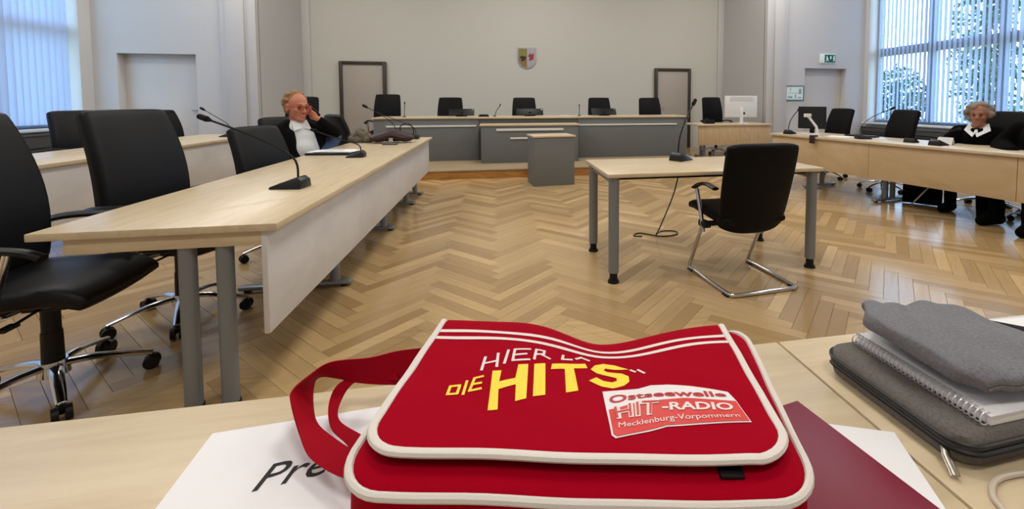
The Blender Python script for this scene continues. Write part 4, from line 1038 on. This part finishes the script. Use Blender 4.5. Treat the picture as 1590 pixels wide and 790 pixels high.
def man():
    base = v3(-1.98, 5.10, 0)
    d = thing('person', 'seated man in black jacket, white shirt and jeans holding a phone to his face', 'person', base)
    L = lambda x, y, z: v3(x, y, z)-base
    fw = v3(.72, -.66, -.05); fw.normalize(); lf = v3(.66, .72, 0).normalized()
    pelvis = L(-1.93, 5.08, .585); chest = L(-1.985, 5.055, .83); neck = L(-2.0, 5.035, .985); hc = L(-1.985, 5.005, 1.158)
    sl = neck+lf*.185+v3(0, 0, -.055); sr = neck-lf*.185+v3(0, 0, -.06)
    el = L(-1.675, 5.13, .895); wl = L(-1.800, 5.000, 1.045)
    er = sr+v3(.02, -.09, -.27); wr = er+v3(.22, -.06, -.02)
    hl = pelvis+lf*.10; hr = pelvis-lf*.10
    kl = L(-1.755, 5.30, .825); al = L(-1.74, 4.93, .60); fl_ = al+v3(.09, -.13, .0)
    kr = hr+v3(.33, -.27, -.08); ar = kr+v3(.03, -.02, -.42); fr_ = ar+v3(.15, -.09, -.045)
    R = basis(v3(.80, -.60, -.10))
    Rh = basis(hc-wl+v3(-.02, .0, .09), -lf+v3(0, 0, .2))
    b = MB(); head_solids(b, hc, R, 1.2)
    b.cap(hc+v3(-.02, .01, -.07), .058, neck, .062); b.cap(neck-v3(0, 0, .05), .085, chest, .125); b.cap(chest, .13, pelvis, .135)
    b.cap(sl, .05, neck-v3(0, 0, .05), .05); b.cap(sr, .05, neck-v3(0, 0, .05), .05); b.cap(sl, .052, el, .040); b.cap(el, .040, wl, .027); b.cap(sr, .052, er, .04); b.cap(er, .04, wr, .027)
    hand(b, wl, Rh, .42, 1.08); hand(b, wr, basis(v3(1, -.2, -.1)), .35, 1.05)
    for h_, k_, a_ in ((hl, kl, al), (hr, kr, ar)): b.cap(h_, .085, k_, .058); b.cap(k_, .056, a_, .036)
    b.cap(al, .036, fl_, .03); b.cap(ar, .036, fr_, .03)
    remesh(b, 'body', 'skin', .0075, d, 3)
    eyes(d, hc, R, 1.2)
    # clothes
    c = MB(); c.cap(neck+v3(0, 0, -.05), .115, chest, .150); c.cap(chest, .150, pelvis, .158); c.ell(chest+fw*.05+v3(0, 0, -.1), (.13, .15, .16), basis(fw).to_4x4())
    remesh(c, 'shirt', 'shirt', .012, d, 4)
    Rf = basis(fw)
    for q in (-1, 1):      # collar wings
        MB().add([neck+fw*.055+v3(0, 0, .03), neck+fw*.03+lf*.075*q+v3(0, 0, .045), neck+fw*.105+lf*.085*q+v3(0, 0, -.05), neck+fw*.11+lf*.01*q+v3(0, 0, -.03)] +
                 [neck+fw*.065+v3(0, 0, .03), neck+fw*.04+lf*.075*q+v3(0, 0, .045), neck+fw*.115+lf*.085*q+v3(0, 0, -.05), neck+fw*.12+lf*.01*q+v3(0, 0, -.03)],
                 [(0, 1, 2, 3), (7, 6, 5, 4), (0, 4, 5, 1), (1, 5, 6, 2), (2, 6, 7, 3), (3, 7, 4, 0)]).build('collar', 'shirt', d)
    j = MB()
    for s_, e_, w_ in ((sl, el, wl), (sr, er, wr)):
        wq = e_+(w_-e_)*.80; j.cap(s_, .078, e_, .062); j.cap(e_, .060, wq, .046)
    for q, s_ in ((1, sl), (-1, sr)):
        j.cap(s_-v3(0, 0, .02), .085, neck+lf*.085*q+v3(0, 0, -.005)-fw*.02, .058)
        j.cap(chest+lf*.115*q-fw*.02+v3(0, 0, .07), .095, pelvis+lf*.135*q+v3(0, 0, .0), .085)
        j.cap(chest+lf*.13*q+fw*.06+v3(0, 0, .06), .055, pelvis+lf*.15*q+fw*.09+v3(0, 0, .03), .055)
    j.cap(neck-fw*.075+v3(0, 0, -.04), .075, chest-fw*.07, .125); j.cap(chest-fw*.07, .125, pelvis-fw*.05, .13)
    remesh(j, 'jacket', 'jacket', .012, d, 3)
    t = MB()
    for h_, k_, a_ in ((hl, kl, al), (hr, kr, ar)): t.cap(h_, .105, k_, .085); t.cap(k_, .080, k_+(a_-k_)*.88, .055)
    t.cap(hl, .11, hr, .11); t.cap(pelvis, .14, pelvis+v3(0, 0, .04), .14)
    remesh(t, 'jeans', 'denim', .012, d, 3)
    for a_, f_ in ((al, fl_), (ar, fr_)):
        s_ = MB(); s_.cap(a_+v3(0, 0, -.01), .045, f_, .042); remesh(s_, 'shoe', 'plastic_black', .01, d, 2)
    # thin sandy hair hugging the back and top of the head
    h = MB(); r4 = R.to_4x4(); P = lambda x, y, z: hc+R @ (Vector((x, y, z))*1.2)
    h.ell(P(-.034, 0, .048), (.112, .098, .106), r4, 18, 12)
    for q in (-1, 1): h.ell(P(-.03, q*.062, -.01), (.05, .022, .06), r4)
    h.ell(P(-.075, 0, -.02), (.04, .06, .06), r4)
    rnd = random.Random(11)
    for k in range(170):
        t = rnd.uniform(.9, 2*pi-.9); p_ = rnd.uniform(-.5, 1.5); x, y, z = cos(p_)*cos(t), cos(p_)*sin(t), sin(p_)
        if x > .2 and z < .75: continue
        h.ell(P(-.024+x*.098, y*.084, .045+z*.090), (.020, .012, .010), (R.to_4x4() @ Matrix.Rotation(rnd.uniform(0, 3), 4, 'Z')), 8, 6)
    remesh(h, 'hair', 'hair_sandy', .0065, d, 1)
    g_ = MB()
    for q in (-1, 1):
        ring = [P(.108+.0*cos(t), q*.033+.026*cos(t), .004+.017*sin(t)) for t in [2*pi*k/16 for k in range(16)]]; g_.tube(ring, .0034, 6, closed=True)
        g_.tube([P(.106, q*.058, .008), P(.06, q*.082, .010), P(-.01, q*.086, .008)], .003, 6)
    g_.tube([P(.110, -.008, .008), P(.113, 0, .011), P(.110, .008, .008)], .003, 6); g_.build('spectacles', 'glass_red', d)
    # the phone, held in the left hand
    ph = thing('mobile_phone', 'black mobile phone held to the man\'s face', 'phone', wl+base+(Rh @ v3(.075, 0, -.034)))
    M_ = Rh.to_4x4(); MB().box(-.07, .07, -.036, .036, -.005, .005, M_).build('case', 'plastic_black', ph, bevel=.003)
    MB().box(-.065, .065, -.032, .032, -.0062, -.005, M_).build('display', 'lens', ph)
man()

def robed(label, base, yaw, hair, seed, coll=True, hs=1.05, lean=0.0):
    base = Vector(base); d = thing('person', label, 'person', base, yaw)
    # local: faces +x, seated, seat at .48
    pelvis = v3(0, 0, .56); chest = v3(.01+lean, 0, .79); neck = v3(.02+lean, 0, .925); hc = v3(.045+lean, 0, 1.062)
    R = basis(v3(1, .05, -.05)); b = MB(); head_solids(b, hc, R, hs)
    b.cap(hc+v3(-.02, 0, -.06), .052, neck, .058); b.cap(neck, .08, chest, .115); b.cap(chest, .12, pelvis, .13)
    rob = MB(); legs = MB()
    rob.cap(neck+v3(-.02, 0, -.07), .10, chest, .165); rob.cap(chest, .165, pelvis, .185); rob.cap(pelvis, .18, v3(.12, 0, .54), .15)
    for q in (-1, 1):
        s_ = neck+v3(-.01, q*.175, -.06); e_ = v3(.06+lean, q*.29, .70); w_ = v3(.27, q*.10, .655)
        b.cap(s_, .05, neck, .055); b.cap(s_, .048, e_, .038); b.cap(e_, .038, w_, .026); hand(b, w_, basis(v3(1, -q*.5, -.05)), .35, 1.0)
        rob.cap(s_, .082, neck+v3(-.02, 0, -.035), .07); rob.cap(s_, .085, e_, .085); rob.cap(e_, .085, e_+(w_-e_)*.85, .07)
        h_ = v3(.0, q*.09, .55); k_ = v3(.42, q*.13, .52); a_ = v3(.40+.06*q, q*.15, .09); f_ = a_+v3(.16, q*.03, -.045)
        b.cap(h_, .08, k_, .055); b.cap(k_, .053, a_, .034); b.cap(a_, .028, f_+v3(-.03, 0, -.005), .022)
        legs.cap(h_, .095, k_, .072); legs.cap(k_, .070, a_, .052)
        sh = MB(); sh.cap(a_+v3(-.02, 0, -.028), .058, f_, .045); sh.cap(a_, .055, a_+v3(0, 0, .10), .060)
        remesh(sh, 'boot', 'robe', .011, d, 2)
    remesh(b, 'body', 'skin_shaded', .009, d, 3); eyes(d, hc, R, hs)
    rob.cap(v3(.12, .13, .52), .13, v3(.36, .15, .50), .105); rob.cap(v3(.12, -.13, .52), .13, v3(.36, -.15, .50), .105); rob.cap(v3(.12, 0, .50), .13, v3(.34, 0, .46), .10)
    remesh(rob, 'robe', 'robe', .013, d, 4); remesh(legs, 'trousers', 'robe', .013, d, 3)
    if coll:
        cm = MB()
        for q in (-1, 1):
            o = len(cm.v); p = [neck+v3(.045, q*.01, .0), neck+v3(.0, q*.085, .045), neck+v3(.06, q*.115, -.03), neck+v3(.165, q*.02, -.10), neck+v3(.13, -q*.01, -.035)]
            pp = p+[x+v3(.012, 0, .004) for x in p]; n = 5
            cm.add(pp, [tuple(range(n)), tuple(range(2*n-1, n-1, -1))]+[(i, n+i, n+(i+1) % n, (i+1) % n) for i in range(n)])
        cm.build('collar', 'shirt', d)
    rnd = random.Random(seed); h = MB(); P = lambda x, y, z: hc+R @ (Vector((x, y, z))*hs)
    if hair == 'curly':
        h.ell(P(-.035, 0, .040), (.105, .10, .092), R.to_4x4(), 18, 12)
        for k in range(120):
            t = rnd.uniform(0, 2*pi); ph = rnd.uniform(-.75, 1.45); x = cos(ph)*cos(t); y = cos(ph)*sin(t); z = sin(ph)
            if x > .45 and z < .62: continue
            rr = rnd.uniform(.020, .033); h.ell(P(-.025+x*.108, y*.112, .025+z*.098), (rr, rr, rr), None, 8, 6)
        remesh(h, 'hair', 'hair_grey_shaded', .008, d, 1)
    else:
        h.ell(P(-.022, 0, .045), (.104, .086, .096), R.to_4x4(), 18, 12); h.ell(P(-.07, 0, -.02), (.045, .065, .07), R.to_4x4())
        remesh(h, 'hair', 'hair_grey_shaded', .01, d, 2)
    return d
robed('woman with curly grey hair in a black robe and white collar behind the right desk', (5.30, 4.12, 0), radians(206), 'curly', 5)
robed('black robed person cut off by the right edge beside the curly haired woman', (5.22, 3.45, 0), radians(188), 'short', 9, False).scale = (1.08, 1.08, 1.08)
put_chair(RI, 'black swivel chair the curly haired woman sits in', (5.40, 4.10, 0), radians(192), g)
put_chair(RI, 'black swivel chair under the person cut off by the right edge', (5.36, 3.45, 0), radians(188), g)
# black rucksack on the floor under the right desk
d = thing('rucksack', 'black rucksack with a pale strap on the floor under the right desk', 'bag', (4.90, 4.42, 0), radians(35))
MB().pillow(lambda u, v: (.02*sin(pi*v), -.19+.38*u, .01+.31*v-.05*(2*u-1)**2*v), .20, 14, 14, 2.6).build('body', 'robe', d, merge=1e-5, angle=70)
MB().tube(bez([(-.03, -.12, .29), (-.10, -.05, .20), (-.108, .02, .10), (-.06, .08, .012)], 6), .009, 8, flat=(.5, 1.4)).build('strap', 'wire_white', d)
MB().tube(bez([(0, -.05, .30), (0, -.03, .35), (0, .03, .35), (0, .05, .30)], 5), .008, 8).build('handle', 'robe', d)

# ================================================================ OUTSIDE THE WINDOWS
struct('ground_outside', MB().box(-40, 60, -30, 60, -3.2, -3.0), 'grass')
def tree(label, x, y, h, seed, spread):
    d = thing('tree', label, 'tree', (x, y, -3.0), 0, 'trees outside the right window'); rnd = random.Random(seed)
    MB().tube(bez([(0, 0, 0), (.1, .05, h*.3), (-.05, .1, h*.6), (0, 0, h*.9)], 5), [.22-.01*i for i in range(16)], 10).build('trunk', 'bark', d)
    for k in range(9):
        a = rnd.uniform(0, 2*pi); z0 = h*rnd.uniform(.3, .75); r = spread*rnd.uniform(.5, .95)
        MB().tube(bez([(0, 0, z0), (r*.5*cos(a), r*.5*sin(a), z0+.5), (r*cos(a), r*sin(a), z0+1.0)], 4), [.07-.005*i for i in range(9)], 6).build('branch', 'bark', d)
    m = MB()
    for k in range(2600):
        while True:
            p = Vector((rnd.uniform(-1, 1), rnd.uniform(-1, 1), rnd.uniform(-1, 1)))
            if .25 < p.length < 1: break
        p = Vector((p.x*spread, p.y*spread, h*.62+p.z*h*.42)); n = Vector((rnd.gauss(0, 1), rnd.gauss(0, 1), rnd.gauss(0, 1))).normalized()
        a = n.orthogonal().normalized()*rnd.uniform(.07, .13); b = n.cross(a.normalized())*rnd.uniform(.04, .08)
        m.add([p-a, p+b, p+a, p-b], [(0, 1, 2, 3)])
    tag(m.build('foliage', 'leaf', d, smooth=False), kind='stuff')
tree('leafy tree showing through the middle of the half open blind', 17.0, 13.0, 10.0, 2, 1.15)
tree('leafy tree showing low down through the left of the half open blind', 17.0, 16.6, 5.6, 4, 1.2)
